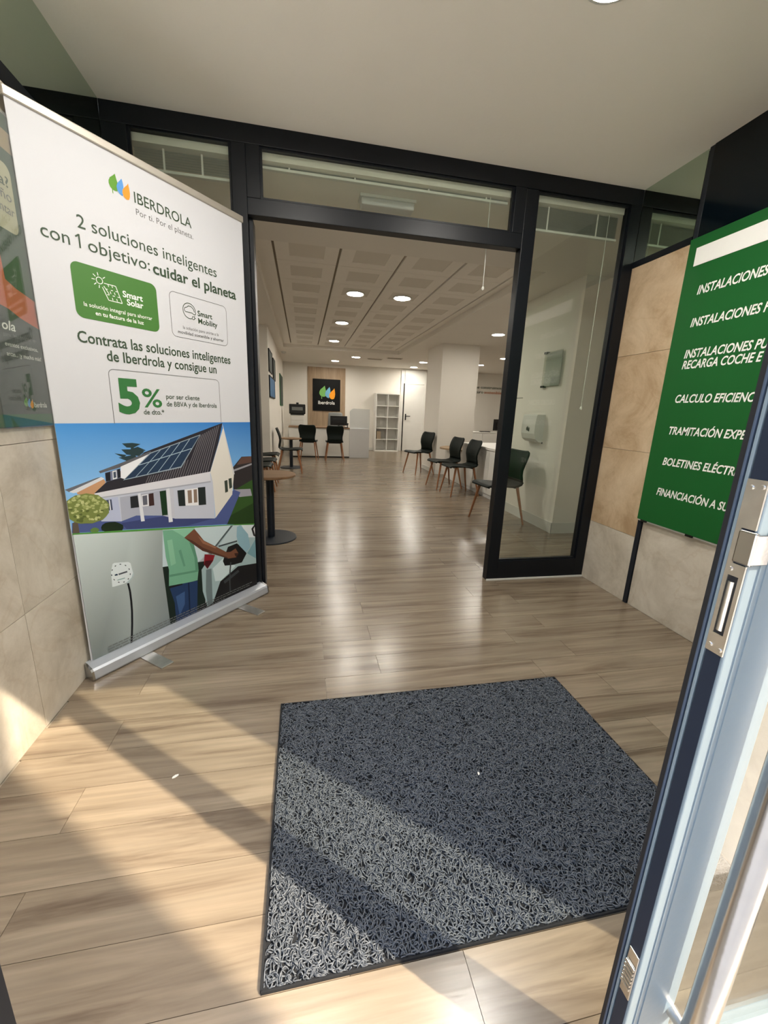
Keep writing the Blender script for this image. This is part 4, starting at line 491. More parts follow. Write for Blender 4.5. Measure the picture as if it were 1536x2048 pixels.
CARS = [([(206,218,218),(190,202,202),(150,160,158),(110,118,116)],[(0.0216,0.6849),(0.2649,0.6394),(0.195,0.0143),(0.0244,0.0111)]),([(190,202,202),(158,168,168),(130,140,142),(150,160,158)],[(0.2649,0.6394),(0.4213,0.6105),(0.4119,0.0206),(0.195,0.0143)]),((198,216,222),[(0.4213,0.6105),(0.8653,0.5326),(0.7447,0.434),(0.6137,0.3692),(0.4011,0.4087)]),((20,36,30),[(0.4014,0.4114),(0.6608,0.362),(0.6374,0.0726),(0.4144,0.0233)]),((18,18,21),[(0.4119,0.0206),(0.64,0.1046),(1.0816,0.1564),(1.0896,0.0546)]),((164,188,192),[(0.8576,0.5344),(1.087,0.4937),(1.0847,0.2185),(0.8973,0.2524),(0.757,0.1986),(0.6923,0.0826),(0.652,0.0779),(0.6288,0.1828),(0.6314,0.3179),(0.7146,0.3947)]),((112,128,132),[(0.6617,0.3077),(0.6985,0.3033),(0.6905,0.0833),(0.6557,0.0796),(0.6492,0.1749)]),((205,222,226),[(0.7073,0.3004),(0.7844,0.341),(0.8773,0.2607),(0.7602,0.2033),(0.7189,0.2143)]),((186,204,210),[(0.8699,0.5283),(0.9194,0.5201),(0.8978,0.4208),(0.7579,0.4263)]),((60,70,74),[(0.7582,0.4303),(0.9002,0.4261),(0.8996,0.4162),(0.7602,0.42)]),((80,92,96),[(0.8574,0.5312),(0.8749,0.5288),(0.7445,0.4301),(0.7311,0.4339)]),((216,226,232),[(0.9397,0.5171),(1.0869,0.492),(1.0849,0.4065),(0.9922,0.4216)]),((28,28,31),[(1.0211,0.4724),(1.0713,0.4973),(1.087,0.4937),(1.0851,0.4109),(1.036,0.4216)]),((226,226,230),[(1.0384,0.4665),(1.0772,0.4801),(1.0788,0.4214),(1.0498,0.4304)]),((40,40,44),[(1.0548,0.4608),(1.072,0.4673),(1.0659,0.4353),(1.0569,0.4357)]),((130,24,36),[(0.6591,0.405),(0.7296,0.379),(0.7126,0.3456),(0.6706,0.3095),(0.6492,0.3468)]),((70,14,22),[(0.6609,0.3635),(0.713,0.3511),(0.6708,0.3126),(0.6509,0.3462)]),((22,22,25),[(0.6922,0.0809),(0.7552,0.1993),(0.8973,0.2524),(1.0873,0.2232),(1.0896,0.0546)]),((60,64,68),[(0.7785,0.1924),(0.8958,0.2285),(0.9052,0.2122),(0.7868,0.1723)]),((20,20,22),[(0.7831,0.3232),(0.7997,0.3545),(0.8272,0.4028),(0.8969,0.4068),(0.9578,0.3485),(0.971,0.3167),(0.9297,0.2681),(0.8579,0.2739),(0.7951,0.2894)]),((142,180,196),[(0.9038,0.5138),(0.9346,0.5166),(0.9912,0.4434),(1.0057,0.3524),(0.9692,0.3225),(0.9161,0.3862),(0.8977,0.4503)]),((120,160,172),[(1.0052,0.3437),(1.0842,0.3932),(1.0843,0.2572),(0.9753,0.3171)]),((118,176,146),[(0.4211,0.6078),(0.5955,0.5773),(0.608,0.5728),(0.5391,0.537),(0.5914,0.5024),(0.6105,0.3911),(0.6116,0.3246),(0.5998,0.2643),(0.5388,0.271),(0.4256,0.2923),(0.4346,0.3845),(0.424,0.4599)]),((142,200,168),[(0.4735,0.5979),(0.61,0.5768),(0.5429,0.536),(0.5148,0.5635)]),((92,146,120),[(0.5673,0.5022),(0.5914,0.5024),(0.6105,0.3911),(0.6116,0.3246),(0.5923,0.3234),(0.5914,0.4085)]),((92,146,120),[(0.434,0.3555),(0.6083,0.3257),(0.6074,0.3143),(0.4327,0.3427)]),((100,154,128),[(0.4988,0.4736),(0.5143,0.4764),(0.5321,0.3742),(0.5204,0.3743)]),((138,194,162),[(0.4398,0.5474),(0.4686,0.5468),(0.4775,0.4069),(0.4473,0.4021)]),((34,58,98),[(0.4263,0.292),(0.5389,0.2725),(0.6005,0.2624),(0.5816,0.0707),(0.4485,0.0599),(0.4489,0.1852)]),((60,90,136),[(0.4597,0.2188),(0.5149,0.2275),(0.5081,0.1524),(0.4715,0.0979)]),((18,34,62),[(0.5388,0.271),(0.5467,0.2696),(0.5384,0.0836),(0.5301,0.0825)]),((22,22,28),[(0.4265,0.2934),(0.5039,0.2794),(0.5047,0.2714),(0.4281,0.2795)]),((116,76,56),[(0.5391,0.537),(0.6055,0.5719),(0.631,0.5342),(0.6608,0.4884),(0.7442,0.4262),(0.8153,0.3714),(0.8461,0.3657),(0.8848,0.3763),(0.9048,0.3381),(0.887,0.3161),(0.822,0.3277),(0.7315,0.38),(0.6474,0.4287)]),((84,52,40),[(0.5428,0.5346),(0.6474,0.4287),(0.7315,0.38),(0.822,0.3277),(0.8179,0.339),(0.7239,0.3984),(0.6491,0.4492),(0.5878,0.5079)]),((150,104,80),[(0.6222,0.5289),(0.6605,0.4846),(0.7439,0.4223),(0.7345,0.4193),(0.6511,0.4741)]),((60,36,30),[(0.8729,0.3476),(0.9049,0.3398),(0.887,0.3161),(0.8778,0.3309)]),((176,196,200),[(0.2413,0.483),(0.2527,0.4191),(0.2176,0.3813),(0.2125,0.3899),(0.2459,0.4248)]),((220,230,233),[(0.1614,0.5056),(0.1704,0.5091),(0.2333,0.4935),(0.2426,0.4839),(0.249,0.4305),(0.2393,0.4103),(0.2129,0.3931),(0.2006,0.391),(0.1567,0.393),(0.1471,0.3947),(0.1488,0.4233),(0.1501,0.4679)]),((60,72,80),[(0.2337,0.434),(0.2321,0.4263),(0.2362,0.4245),(0.2377,0.4321)]),((60,72,80),[(0.2245,0.4124),(0.2193,0.4078),(0.2222,0.4039),(0.2274,0.4085)]),((60,72,80),[(0.2052,0.4024),(0.1981,0.4023),(0.199,0.3976),(0.2061,0.3977)]),((60,72,80),[(0.1824,0.4071),(0.1757,0.4114),(0.1743,0.4074),(0.181,0.4031)]),((60,72,80),[(0.1633,0.4245),(0.1591,0.4317),(0.156,0.4296),(0.1602,0.4224)]),((60,72,80),[(0.1538,0.4489),(0.1533,0.4568),(0.1494,0.4572),(0.1499,0.4493)]),((60,72,80),[(0.1565,0.4727),(0.1598,0.4789),(0.1565,0.4817),(0.1531,0.4755)]),((60,72,80),[(0.1706,0.4889),(0.1767,0.4915),(0.1749,0.4957),(0.1688,0.4931)]),((60,72,80),[(0.1919,0.4923),(0.1991,0.4905),(0.1994,0.4949),(0.1922,0.4968)]),((60,72,80),[(0.214,0.4817),(0.2199,0.4758),(0.2223,0.479),(0.2164,0.4849)]),((60,72,80),[(0.2297,0.4599),(0.2323,0.4518),(0.2362,0.4527),(0.2335,0.4608)]),((40,60,80),[(0.1634,0.4504),(0.1712,0.4528),(0.1779,0.4505),(0.1782,0.4426),(0.1656,0.4444)]),((70,78,86),[(0.1827,0.4425),(0.2233,0.4429),(0.222,0.4509),(0.1815,0.4504)]),((120,160,160),[(0.1734,0.4176),(0.2088,0.4166),(0.2083,0.4207),(0.1729,0.4216)]),((15,18,25),[(0.2148,0.3877),(0.2195,0.3421),(0.2289,0.341),(0.2242,0.3868)]),((15,18,25),[(0.2194,0.3428),(0.2194,0.2881),(0.229,0.2855),(0.229,0.3404)]),((15,18,25),[(0.2194,0.2884),(0.2171,0.2341),(0.2267,0.2306),(0.229,0.2852)]),((15,18,25),[(0.2171,0.2344),(0.211,0.1742),(0.2206,0.1698),(0.2267,0.2303)]),((15,18,25),[(0.211,0.1744),(0.2009,0.1014),(0.2105,0.0962),(0.2206,0.1696)]),((15,18,25),[(0.201,0.1016),(0.1871,0.0227),(0.1965,0.0167),(0.2104,0.096)]),((62,66,70),[(0.8368,0.2999),(0.827,0.2436),(0.8366,0.2396),(0.8464,0.2961)]),((62,66,70),[(0.827,0.2434),(0.8204,0.1771),(0.8301,0.1734),(0.8366,0.2399)]),((62,66,70),[(0.8204,0.1769),(0.8192,0.101),(0.829,0.0975),(0.8302,0.1737)])]

bn = empty('roll_up_banner', (-0.9927, 1.8755, 0), math.atan2(0.770703, 0.637195),
           'tall white roll-up advertising banner standing against the left stone wall', 'banner')
U0, U1, ZT = 0.018, 1.052, 2.245
mb = MB()
for i in range(12):
    a, b = i/12, (i+1)/12
    mb.add([(U0, 0, 0.05+(ZT-0.05)*a), (U1, 0, 0.05+(ZT-0.05)*a), (U1, 0, 0.05+(ZT-0.05)*b), (U0, 0, 0.05+(ZT-0.05)*b)], [(0, 1, 2, 3)])
mb.add([(U0, 0.002, 0.05), (U1, 0.002, 0.05), (U1, 0.002, ZT), (U0, 0.002, ZT)], [(3, 2, 1, 0)])
mb.build('graphic_panel', M['banner'], bn)
mb = MB().box(U0-0.006, U1+0.006, -0.008, 0.014, ZT-0.006, ZT+0.026, 0, 0.004); mb.build('top_rail', M['alu_rail'], bn)
# cassette: rounded housing extruded along u
prof = [(-0.062, 0.004), (-0.066, 0.012), (-0.060, 0.048), (-0.052, 0.058), (-0.010, 0.070), (0.012, 0.070), (0.030, 0.060), (0.040, 0.040), (0.040, 0.014), (0.030, 0.002), (-0.052, 0.0)]
def extr(u0, u1, pr, m, name):
    n = len(pr); vs = [(u0, p[0], p[1]) for p in pr]+[(u1, p[0], p[1]) for p in pr]
    fs = [(i, i+n, (i+1) % n+n, (i+1) % n) for i in range(n)]+[tuple(range(n)), tuple(range(2*n-1, n-1, -1))]
    return MB().add(vs, fs).build(name, m, bn)
extr(-0.004, 1.088, prof, M['alu_base'], 'cassette')
c0 = (-0.011, 0.034)
sc_ = lambda k: [(c0[0]+(p[0]-c0[0])*k, max(0.0, c0[1]+(p[1]-c0[1])*k)) for p in prof]
extr(-0.014, -0.004, sc_(1.05), M['chrome'], 'end_cap'); extr(1.088, 1.098, sc_(1.05), M['chrome'], 'end_cap')
for u in (0.235, 0.86):
    f = MB().box(u-0.032, u+0.032, -0.235, -0.055, 0.0, 0.006, 0, 0.002).build('foot', M['steel'], bn)
def photo(name, items, base):
    mb = MB()
    for k, (c, pts) in enumerate(items):
        y = -0.0006 - base - 0.000012*k
        p = [(min(max(q[0], U0+0.0005), U1-0.0005), y, q[1]) for q in pts]
        area = sum(pts[i][0]*pts[(i+1) % len(pts)][1]-pts[(i+1) % len(pts)][0]*pts[i][1] for i in range(len(pts)))
        cc = [lin(x) for x in c] if isinstance(c[0], (tuple, list)) else lin(c)
        if area < 0:
            p = p[::-1]; cc = cc[::-1] if isinstance(cc, list) else cc
        mb.poly(p, 0, cc)
    return mb.build(name, M['print'], bn)
photo('house_photograph', HOUSE, 0.0)
photo('car_photograph', CARS, 0.004)
emblem(0.338, 2.09, 0.086, 0.078, bn, -0.001, LOGO)
Yt = -0.0012
K, G, W_, S = M['ink_dark'], M['ink_green'], M['ink_white'], M['ink_grey']
text('IBERDROLA', 0.443, 2.094, 0.281, bn, K, 0.044, 0.004, y=Yt)
text('Por ti. Por el planeta.', 0.445, 2.048, 0.285, bn, S, 0.026, -0.004, y=Yt)
text('2 soluciones inteligentes', 0.198, 1.912, 0.662, bn, K, 0.050, 0.0, y=Yt)
text('con', 0.068, 1.838, 0.096, bn, K, 0.050, 0.0, y=Yt); text('objetivo:', 0.229, 1.838, 0.257, bn, K, 0.050, 0.0, y=Yt)
one = MB(); one.poly([(0.196, Yt, 1.838), (0.202, Yt, 1.838), (0.202, Yt, 1.888), (0.197, Yt, 1.888), (0.184, Yt, 1.878), (0.187, Yt, 1.873), (0.196, Yt, 1.880)]); one.build('lettering', K, bn)
text('cuidar el planeta', 0.500, 1.832, 0.486, bn, K, 0.050, 0.022, y=Yt)
gb = MB(); gb.poly([(p[0], -0.0008, p[1]) for p in rrect(0.153, 0.507, 1.577, 1.785, 0.028)][::-1]); gb.build('solar_box', M['box_green'], bn)
ic = MB()
def circ(mb, cx, cz, r, wd, y, n=28, a0=0, a1=360):
    pts = [(cx+r*math.cos(math.radians(a0+(a1-a0)*i/n)), cz+r*math.sin(math.radians(a0+(a1-a0)*i/n))) for i in range(n+1)]
    pline(mb, pts, wd, y)
circ(ic, 0.257, 1.737, 0.0125, 0.0028, Yt)
for a in (100, 140, 180, 222, 262, 38):
    c, s = math.cos(math.radians(a)), math.sin(math.radians(a)); pline(ic, [(0.257+0.018*c, 1.737+0.018*s), (0.257+0.030*c, 1.737+0.030*s)], 0.0028, Yt)
pa, pb, pc, pd = (0.274, 1.731), (0.321, 1.731), (0.342, 1.668), (0.286, 1.668)
pline(ic, [pa, pb, pc, pd, (0.266, 1.714)], 0.0028, Yt)
pline(ic, [(0.272, 1.720), (0.291, 1.692)], 0.0028, Yt)
for t in (0.33, 0.66):
    for u_ in (0.0, 0.42, 0.8):
        L0 = (0.266+(0.286-0.266)*t, 1.714+(1.668-1.714)*t) if u_ == 0 else None
        p0 = (pa[0]+(pd[0]-pa[0])*t, pa[1]+(pd[1]-pa[1])*t); p1 = (pb[0]+(pc[0]-pb[0])*t, pb[1]+(pc[1]-pb[1])*t)
        q = lambda v: (p0[0]+(p1[0]-p0[0])*v, p0[1]+(p1[1]-p0[1])*v)
        pline(ic, [q(u_), q(u_+0.17)], 0.0028, Yt)
        q2 = lambda v: (pa[0]+(pb[0]-pa[0])*t+((pd[0]+(pc[0]-pd[0])*t)-(pa[0]+(pb[0]-pa[0])*t))*v, 1.731-0.063*v)
        pline(ic, [q2(u_), q2(u_+0.15)], 0.0028, Yt)
ic.build('solar_icon', W_, bn)
text('Smart', 0.348, 1.697, 0.089, bn, W_, 0.026, 0.022, y=Yt); text('Solar', 0.363, 1.667, 0.074, bn, W_, 0.026, 0.022, y=Yt)
text('la solución integral para ahorrar', 0.185, 1.625, 0.289, bn, W_, 0.0165, 0.006, y=Yt); text('en tu factura de la luz', 0.226, 1.598, 0.205, bn, W_, 0.0165, 0.018, y=Yt)
wb_ = MB(); ring2(wb_, rrect(0.571, 0.912, 1.573, 1.780, 0.026), rrect(0.5735, 0.9095, 1.5755, 1.7775, 0.0235), -0.0008); wb_.build('mobility_frame', S, bn)
ci_ = MB(); circ(ci_, 0.677, 1.709, 0.036, 0.0032, Yt, 30, -20, 290)
pline(ci_, [(0.711, 1.697), (0.700, 1.697), (0.694, 1.702), (0.680, 1.702), (0.664, 1.702), (0.655, 1.702), (0.648, 1.708), (0.652, 1.720), (0.664, 1.724), (0.674, 1.732), (0.690, 1.731), (0.702, 1.722), (0.706, 1.708)], 0.003, Yt)
circ(ci_, 0.698, 1.679, 0.0075, 0.003, Yt, 16); pline(ci_, [(0.703, 1.685), (0.708, 1.690)], 0.003, Yt); pline(ci_, [(0.706, 1.679), (0.712, 1.682)], 0.003, Yt)
ci_.build('car_icon', K, bn)
text('Smart', 0.725, 1.696, 0.090, bn, K, 0.027, 0.018, y=Yt); text('Mobility', 0.726, 1.660, 0.120, bn, K, 0.027, 0.018, y=Yt)
text('la solución para unirte a la', 0.634, 1.618, 0.217, bn, S, 0.0155, 0.0, y=Yt); text('movilidad sostenible y ahorrar', 0.604, 1.593, 0.280, bn, S, 0.0155, 0.016, y=Yt)
text('Contrata las soluciones inteligentes', 0.145, 1.481, 0.778, bn, K, 0.046, 0.014, y=Yt)
text('de Iberdrola y consigue un', 0.250, 1.420, 0.573, bn, K, 0.046, 0.014, y=Yt)
fb = MB(); pts = [(0.249, 1.152)]+[(0.249+0.022-0.022*math.cos(math.radians(a)), 1.364+0.022*math.sin(math.radians(a))) for a in range(0, 91, 15)]+[(0.834-0.022+0.022*math.sin(math.radians(a)), 1.364+0.022*math.cos(math.radians(a))) for a in range(0, 91, 15)]+[(0.834, 1.152)]
pline(fb, pts, 0.0028, -0.0008); fb.build('discount_frame', S, bn)
text('5', 0.276, 1.203, 0.099, bn, G, 0.150, 0.040, y=Yt); text('%', 0.388, 1.229, 0.097, bn, G, 0.088, 0.012, y=Yt)
text('de dto.*', 0.388, 1.194, 0.104, bn, K, 0.024, 0.008, y=Yt)
text('por ser cliente', 0.509, 1.271, 0.192, bn, K, 0.0245, 0.008, y=Yt); text('de BBVA y de Iberdrola', 0.509, 1.235, 0.301, bn, K, 0.0245, 0.008, y=Yt)
sp = MB(); r_ = random.Random(3)
for row in range(4):
    u = 0.092; z = 0.103-0.0135*row
    while u < (1.0, 0.98, 0.78, 0.62)[row]:
        l = r_.uniform(0.010, 0.034); sp.add([(u, -0.009, z), (u+l, -0.009, z), (u+l, -0.009, z+0.0045), (u, -0.009, z+0.0045)], [(0, 1, 2, 3)]); u += l+0.005
s_ = sp.build('small_print', S, bn)

# ================================================================== GREEN SIGN on the right wall
sg = empty('green_sign_board', (XR-0.03, 2.257, 0), -math.pi/2, 'large green sign board with white capital lettering on the right stone wall', 'sign')
MB().box(0, 1.35, 0, 0.008, 0.616, 2.270, 0, 0.002).build('board', M['sign_green'], sg)
MB().box(0.052, 1.30, -0.002, 0.0, 2.118, 2.212).build('white_band', M['ink_white'], sg)
def sign_line(s, z, wd, cap=0.047): text(s, 0.112, z, wd, sg, W_, cap, 0.022, 0.22, y=-0.0015)
sign_line('INSTALACIONES', 1.958, 0.372)
sign_line('INSTALACIONES F', 1.787, 0.418)
sign_line('INSTALACIONES PU', 1.617, 0.455); sign_line('RECARGA COCHE E', 1.557, 0.440)
sign_line('CALCULO EFICIENC', 1.366, 0.452); sign_line('TRAMITACIÓN EXPE', 1.180, 0.455); sign_line('BOLETINES ELÉCTRI', 0.993, 0.455); sign_line('FINANCIACIÓN A SU', 0.803, 0.458)
MB().box(0.0, 1.35, 0.008, 0.026, 0.606, 0.622).build('back_batten', M['plastic_white'], sg)
for x in (0.03, 0.36): MB().box(x, x+0.045, -0.002, 0.012, 0.604, 0.618, 0, 0.002).build('clip', M['plastic_black'], sg)

# ================================================================== POSTER on the left wall
ps = empty('wall_poster', (XL+0.004, 1.0, 0), math.pi/2, 'green and orange printed poster on the left stone wall behind the roll-up banner', 'poster')
MB().box(0.0, 0.985, -0.006, 0.003, 1.148, 2.182).build('board', M['sign_black'], ps)
def pp(name, items):
    mb = MB()
    for k, (c, pts) in enumerate(items):
        p = [(q[0]-1.0, -0.0065-0.00015*k, q[1]) for q in pts]
        area = sum(pts[i][0]*pts[(i+1) % len(pts)][1]-pts[(i+1) % len(pts)][0]*pts[i][1] for i in range(len(pts)))
        mb.poly(p if area > 0 else p[::-1], 0, lin(c))
    return mb.build(name, M['print'], ps)
GD, BE = (42, 74, 46), (178, 152, 118)
pp('printed_sheet', [(GD, [(1.0, 1.15), (1.985, 1.15), (1.985, 2.18), (1.0, 2.18)]), (BE, [(1.0, 2.068), (1.985, 2.068), (1.985, 2.132), (1.0, 2.132)]),
    ((200, 192, 164), [(1.30+p[0], p[1]) for p in rrect(0.0, 0.572, 1.806, 2.022, 0.03)]),
    ((204, 92, 54), [(1.0, 1.74), (1.744, 1.74), (1.75, 1.640), (1.80, 1.622), (1.985, 1.585), (1.985, 1.45), (1.0, 1.45)]),
    ((58, 66, 64), [(1.0, 1.60), (1.69, 1.552), (1.74, 1.545), (1.80, 1.525), (1.985, 1.488), (1.985, 1.192), (1.0, 1.192)]),
    ((26, 92, 46), [(1.0, 1.15), (1.985, 1.15), (1.985, 1.192), (1.0, 1.192)])])
Yp = -0.0085
text('a?', 0.800, 1.948, 0.052, ps, K, 0.034, 0.01, y=Yp); text('ño', 0.800, 1.905, 0.054, ps, S, 0.032, 0.0, y=Yp); text('ntar', 0.785, 1.862, 0.074, ps, S, 0.030, 0.0, y=Yp)
text('ola', 0.690, 1.474, 0.068, ps, W_, 0.032, 0.014, y=Yp, shear=0.15)
text('para desconectar en', 0.690, 1.452, 0.176, ps, S, 0.014, 0.004, y=Yp); text('eventos exclusivos,', 0.690, 1.420, 0.178, ps, W_, 0.0155, 0.0, y=Yp); text('arcas... ¡y mucho más!', 0.690, 1.388, 0.190, ps, W_, 0.0155, 0.0, y=Yp)
emblem(0.735, 1.212, 0.052, 0.040, ps, Yp, LOGO); text('Iberdrola', 0.792, 1.216, 0.078, ps, W_, 0.020, 0.006, y=Yp); text('Por ti. Por el planeta.', 0.798, 1.200, 0.072, ps, S, 0.007, 0.0, y=Yp)
ac = MB().box(0.0, 0.99, -0.016, -0.013, 1.146, 2.184).build('clear_cover', M['acrylic'], ps)
for x, z in ((0.03, 1.17), (0.95, 1.17), (0.03, 2.16), (0.95, 2.16)): MB().box(x-0.006, x+0.006, -0.018, -0.006, z-0.006, z+0.006).build('fixing', M['steel'], ps)

# ================================================================== DOOR MAT
dm = empty('door_mat', (-0.1, 0.64, 0), 0, 'dark grey looped vinyl door mat lying on the wooden floor', 'mat')
MW, MD = 1.30, 0.90
MB().box(0, MW, 0, MD, 0.0, 0.005).build('backing', M['mat_back'], dm)
mb = MB(); mb.box(-0.004, MW+0.004, -0.004, 0.0, 0, 0.008, 0).box(-0.006, MW+0.006, MD, MD+0.006, 0, 0.010).box(-0.006, 0, 0, MD, 0, 0.010).box(MW, MW+0.006, 0, MD, 0, 0.010)
mb.build('edge', M['mat_back'], dm)
def loops(n):
    g = np.random.default_rng(5)
    K_, R_ = 6, 4
    p0 = np.stack([g.uniform(0.004, MW-0.004, n), g.uniform(0.004, MD-0.004, n)], 1)
    ang = g.uniform(0, 2*np.pi, n); curl = g.uniform(-1, 1, n); curl = np.sign(curl)*(0.8+2.6*np.abs(curl)); ln = g.uniform(0.018, 0.032, n)
    zb = g.uniform(0.003, 0.009, n); zt = g.uniform(0.002, 0.010, n); rad = g.uniform(0.0014, 0.0021, n)
    t = np.linspace(0, 1, K_)
    a = ang[:, None]+curl[:, None]*t[None]
    step = ln[:, None]/(K_-1)
    x = p0[:, 0:1]+np.concatenate([np.zeros((n, 1)), np.cumsum(np.cos(a[:, :-1])*step, 1)], 1)
    y = p0[:, 1:2]+np.concatenate([np.zeros((n, 1)), np.cumsum(np.sin(a[:, :-1])*step, 1)], 1)
    x = np.clip(x, 0.002, MW-0.002); y = np.clip(y, 0.002, MD-0.002)
    z = zb[:, None]+zt[:, None]*np.sin(np.pi*t)[None]
    nx, ny = -np.sin(a), np.cos(a)
    V = np.empty((n, K_, R_, 3), np.float32)
    for k in range(R_):
        q = 2*math.pi*k/R_+0.6; c, s = math.cos(q), math.sin(q)
        V[:, :, k, 0] = x+nx*c*rad[:, None]; V[:, :, k, 1] = y+ny*c*rad[:, None]; V[:, :, k, 2] = z+s*rad[:, None]
    base = (np.arange(n)*K_*R_)[:, None, None]; i = np.arange(K_-1)[None, :, None]; k = np.arange(R_)[None, None, :]
    F_ = np.stack([base+i*R_+k, base+i*R_+(k+1) % R_, base+(i+1)*R_+(k+1) % R_, base+(i+1)*R_+k], -1).reshape(-1, 4)
    me = bpy.data.meshes.new('loop_pile'); nv = n*K_*R_; nf = len(F_)
    me.vertices.add(nv); me.vertices.foreach_set('co', V.reshape(-1)); me.loops.add(nf*4); me.loops.foreach_set('vertex_index', F_.reshape(-1).astype(np.int32))
    me.polygons.add(nf); me.polygons.foreach_set('loop_start', np.arange(0, nf*4, 4, dtype=np.int32)); me.polygons.foreach_set('loop_total', np.full(nf, 4, np.int32))
    me.polygons.foreach_set('use_smooth', np.ones(nf, bool))
    me.materials.append(M['mat_fibre']); me.update(calc_edges=True); me.validate()
    o = bpy.data.objects.new('loop_pile', me); C.objects.link(o); o.parent = dm; o['kind'] = 'stuff'
loops(27000)
def scrap(x, y, z, s, rz, label):
    mb = MB(); p = [(-1, -0.3, 0), (-0.2, -0.5, 0.15), (0.9, -0.2, 0.1), (1, 0.2, 0.3), (0.1, 0.45, 0.35), (-0.8, 0.3, 0.1)]
    vs = [(a*s, b*s, 0.001+c*s*0.5) for a, b, c in p]+[(a*s*0.96, b*s*0.96, 0.0) for a, b, c in p]
    n = 6; mb.add(vs, [tuple(range(n)), tuple(range(2*n-1, n-1, -1))]+[(i, i+n, (i+1) % n+n, (i+1) % n) for i in range(n)])
    o = mb.build('paper_scrap', M['scrap']); o.location = (x, y, z); o.rotation_euler = (0, 0, rz); tag(o, label, 'litter', 'scraps on the floor')
scrap(-0.445, 1.245, 0.0, 0.011, 0.5, 'small white paper scrap lying on the sunlit wood planks')
scrap(0.60, 1.08, 0.013, 0.008, 1.2, 'tiny white scrap caught in the dark grey door mat')

# ================================================================== ENTRANCE DOOR LEAF (right foreground)
d1 = empty('door_1', (0.53, 0.367, 0), kind='structure', label='blue grey aluminium entrance door leaf with a lock strike in its edge')
def dp(name, m, *b, bev=0.0): return MB().box(*b, 0, bev).build(name, M[m], d1)
LW, DH = 0.685, 2.43
st = MB(); st.box(0, 0.0975, 0, 0.024, 0.01, DH, 0, 0.002); st.box(0.012, 0.0975, 0.022, 0.042, 0.01, DH)
st.build('stile', M['alu_door'], d1)
dp('stile_rib', 'alu_door', 0.0, 0.014, 0.0265, 0.031, 0.01, DH, bev=0.001)
dp('stile_rib', 'alu_door_edge', 0.0, 0.014, 0.0335, 0.037, 0.01, DH, bev=0.001)
dp('gasket', 'gasket', 0.001, 0.014, 0.037, 0.044, 0.01, DH)
dp('stile_bead', 'alu_door', 0.016, 0.019, -0.0015, 0.001, 0.01, DH); dp('stile_bead', 'alu_door', 0.026, 0.029, -0.0015, 0.001, 0.01, DH)
dp('stile', 'alu_door', LW-0.0975, LW, 0, 0.042, 0.01, DH, bev=0.002)
dp('bottom_rail', 'alu_door', 0.0975, LW-0.0975, 0, 0.042, 0.01, 0.095, bev=0.002)
dp('head_rail', 'alu_door', 0.0975, LW-0.0975, 0, 0.042, DH-0.09, DH, bev=0.002)
dp('pane', 'glass_grey', 0.0975, LW-0.0975, 0.018, 0.024, 0.095, DH-0.09)
dp('edge_shade', 'edge_shade_navy', -0.0008, 0.006, 0.004, 0.0235, 0.01, DH)  # dark strip standing in for shade on the edge face
# strike plate let into the stile's edge
mb = MB(); z0, z1 = 0.958, 1.188
for a, b, c, d in ((0.0015, 0.0245, z0, 0.985), (0.0015, 0.0065, 0.985, 1.066), (0.0195, 0.0245, 0.985, 1.066), (0.0015, 0.0245, 1.066, 1.082), (0.0175, 0.0245, 1.082, 1.128), (0.0015, 0.0245, 1.128, z1)):
    mb.box(-0.0025, 0.001, a, b, c, d)
sp_ = mb.build('strike_plate', M['steel'], d1)
MB().box(-0.0014, 0.0008, 0.0065, 0.0195, 0.985, 1.066).build('slot', M['gasket'], sp_)
MB().tube([(0.0, 0.014, 0.99), (0.0, 0.014, 1.058)], 0.0042, 12).build('roller', M['steel'], sp_)
kb = MB(); kb.box(-0.006, 0.0, -0.004, 0.0175, 1.084, 1.126, 0, 0.002); kb.box(-0.004, 0.020, -0.005, -0.001, 1.086, 1.124, 0, 0.001); kb.build('latch_keeper', M['chrome'], sp_)
for yy_, zz_ in ((0.006, 1.18), (0.018, 1.178), (0.006, 0.965), (0.019, 0.967), (0.018, 1.074)):
    s = MB(); s.tube([(-0.0042, yy_, zz_), (-0.0020, yy_, zz_)], [0.0026, 0.0034], 12); s.box(-0.0046, -0.0040, yy_-0.0022, yy_+0.0022, zz_-0.0004, zz_+0.0004); s.build('screw', M['steel'], sp_)
fbt = MB(); fbt.box(-0.003, 0.001, 0.003, 0.022, 0.30, 0.40, 0, 0.001)
for k in range(6): fbt.tube([(-0.004, 0.004, 0.325+0.009*k), (-0.004, 0.021, 0.325+0.009*k)], 0.0035, 8)
fbt.build('flush_bolt', M['chrome'], d1)
hd = MB().tube([(0.094, -0.040, 0.22), (0.094, -0.040, 1.60)], 0.020, 24).build('pull_handle', M['chrome'], d1)
for z in (0.25, 1.55): MB().tube([(0.094, -0.038, z), (0.094, 0.001, z)], [0.009, 0.011], 14).build('standoff', M['steel'], hd)

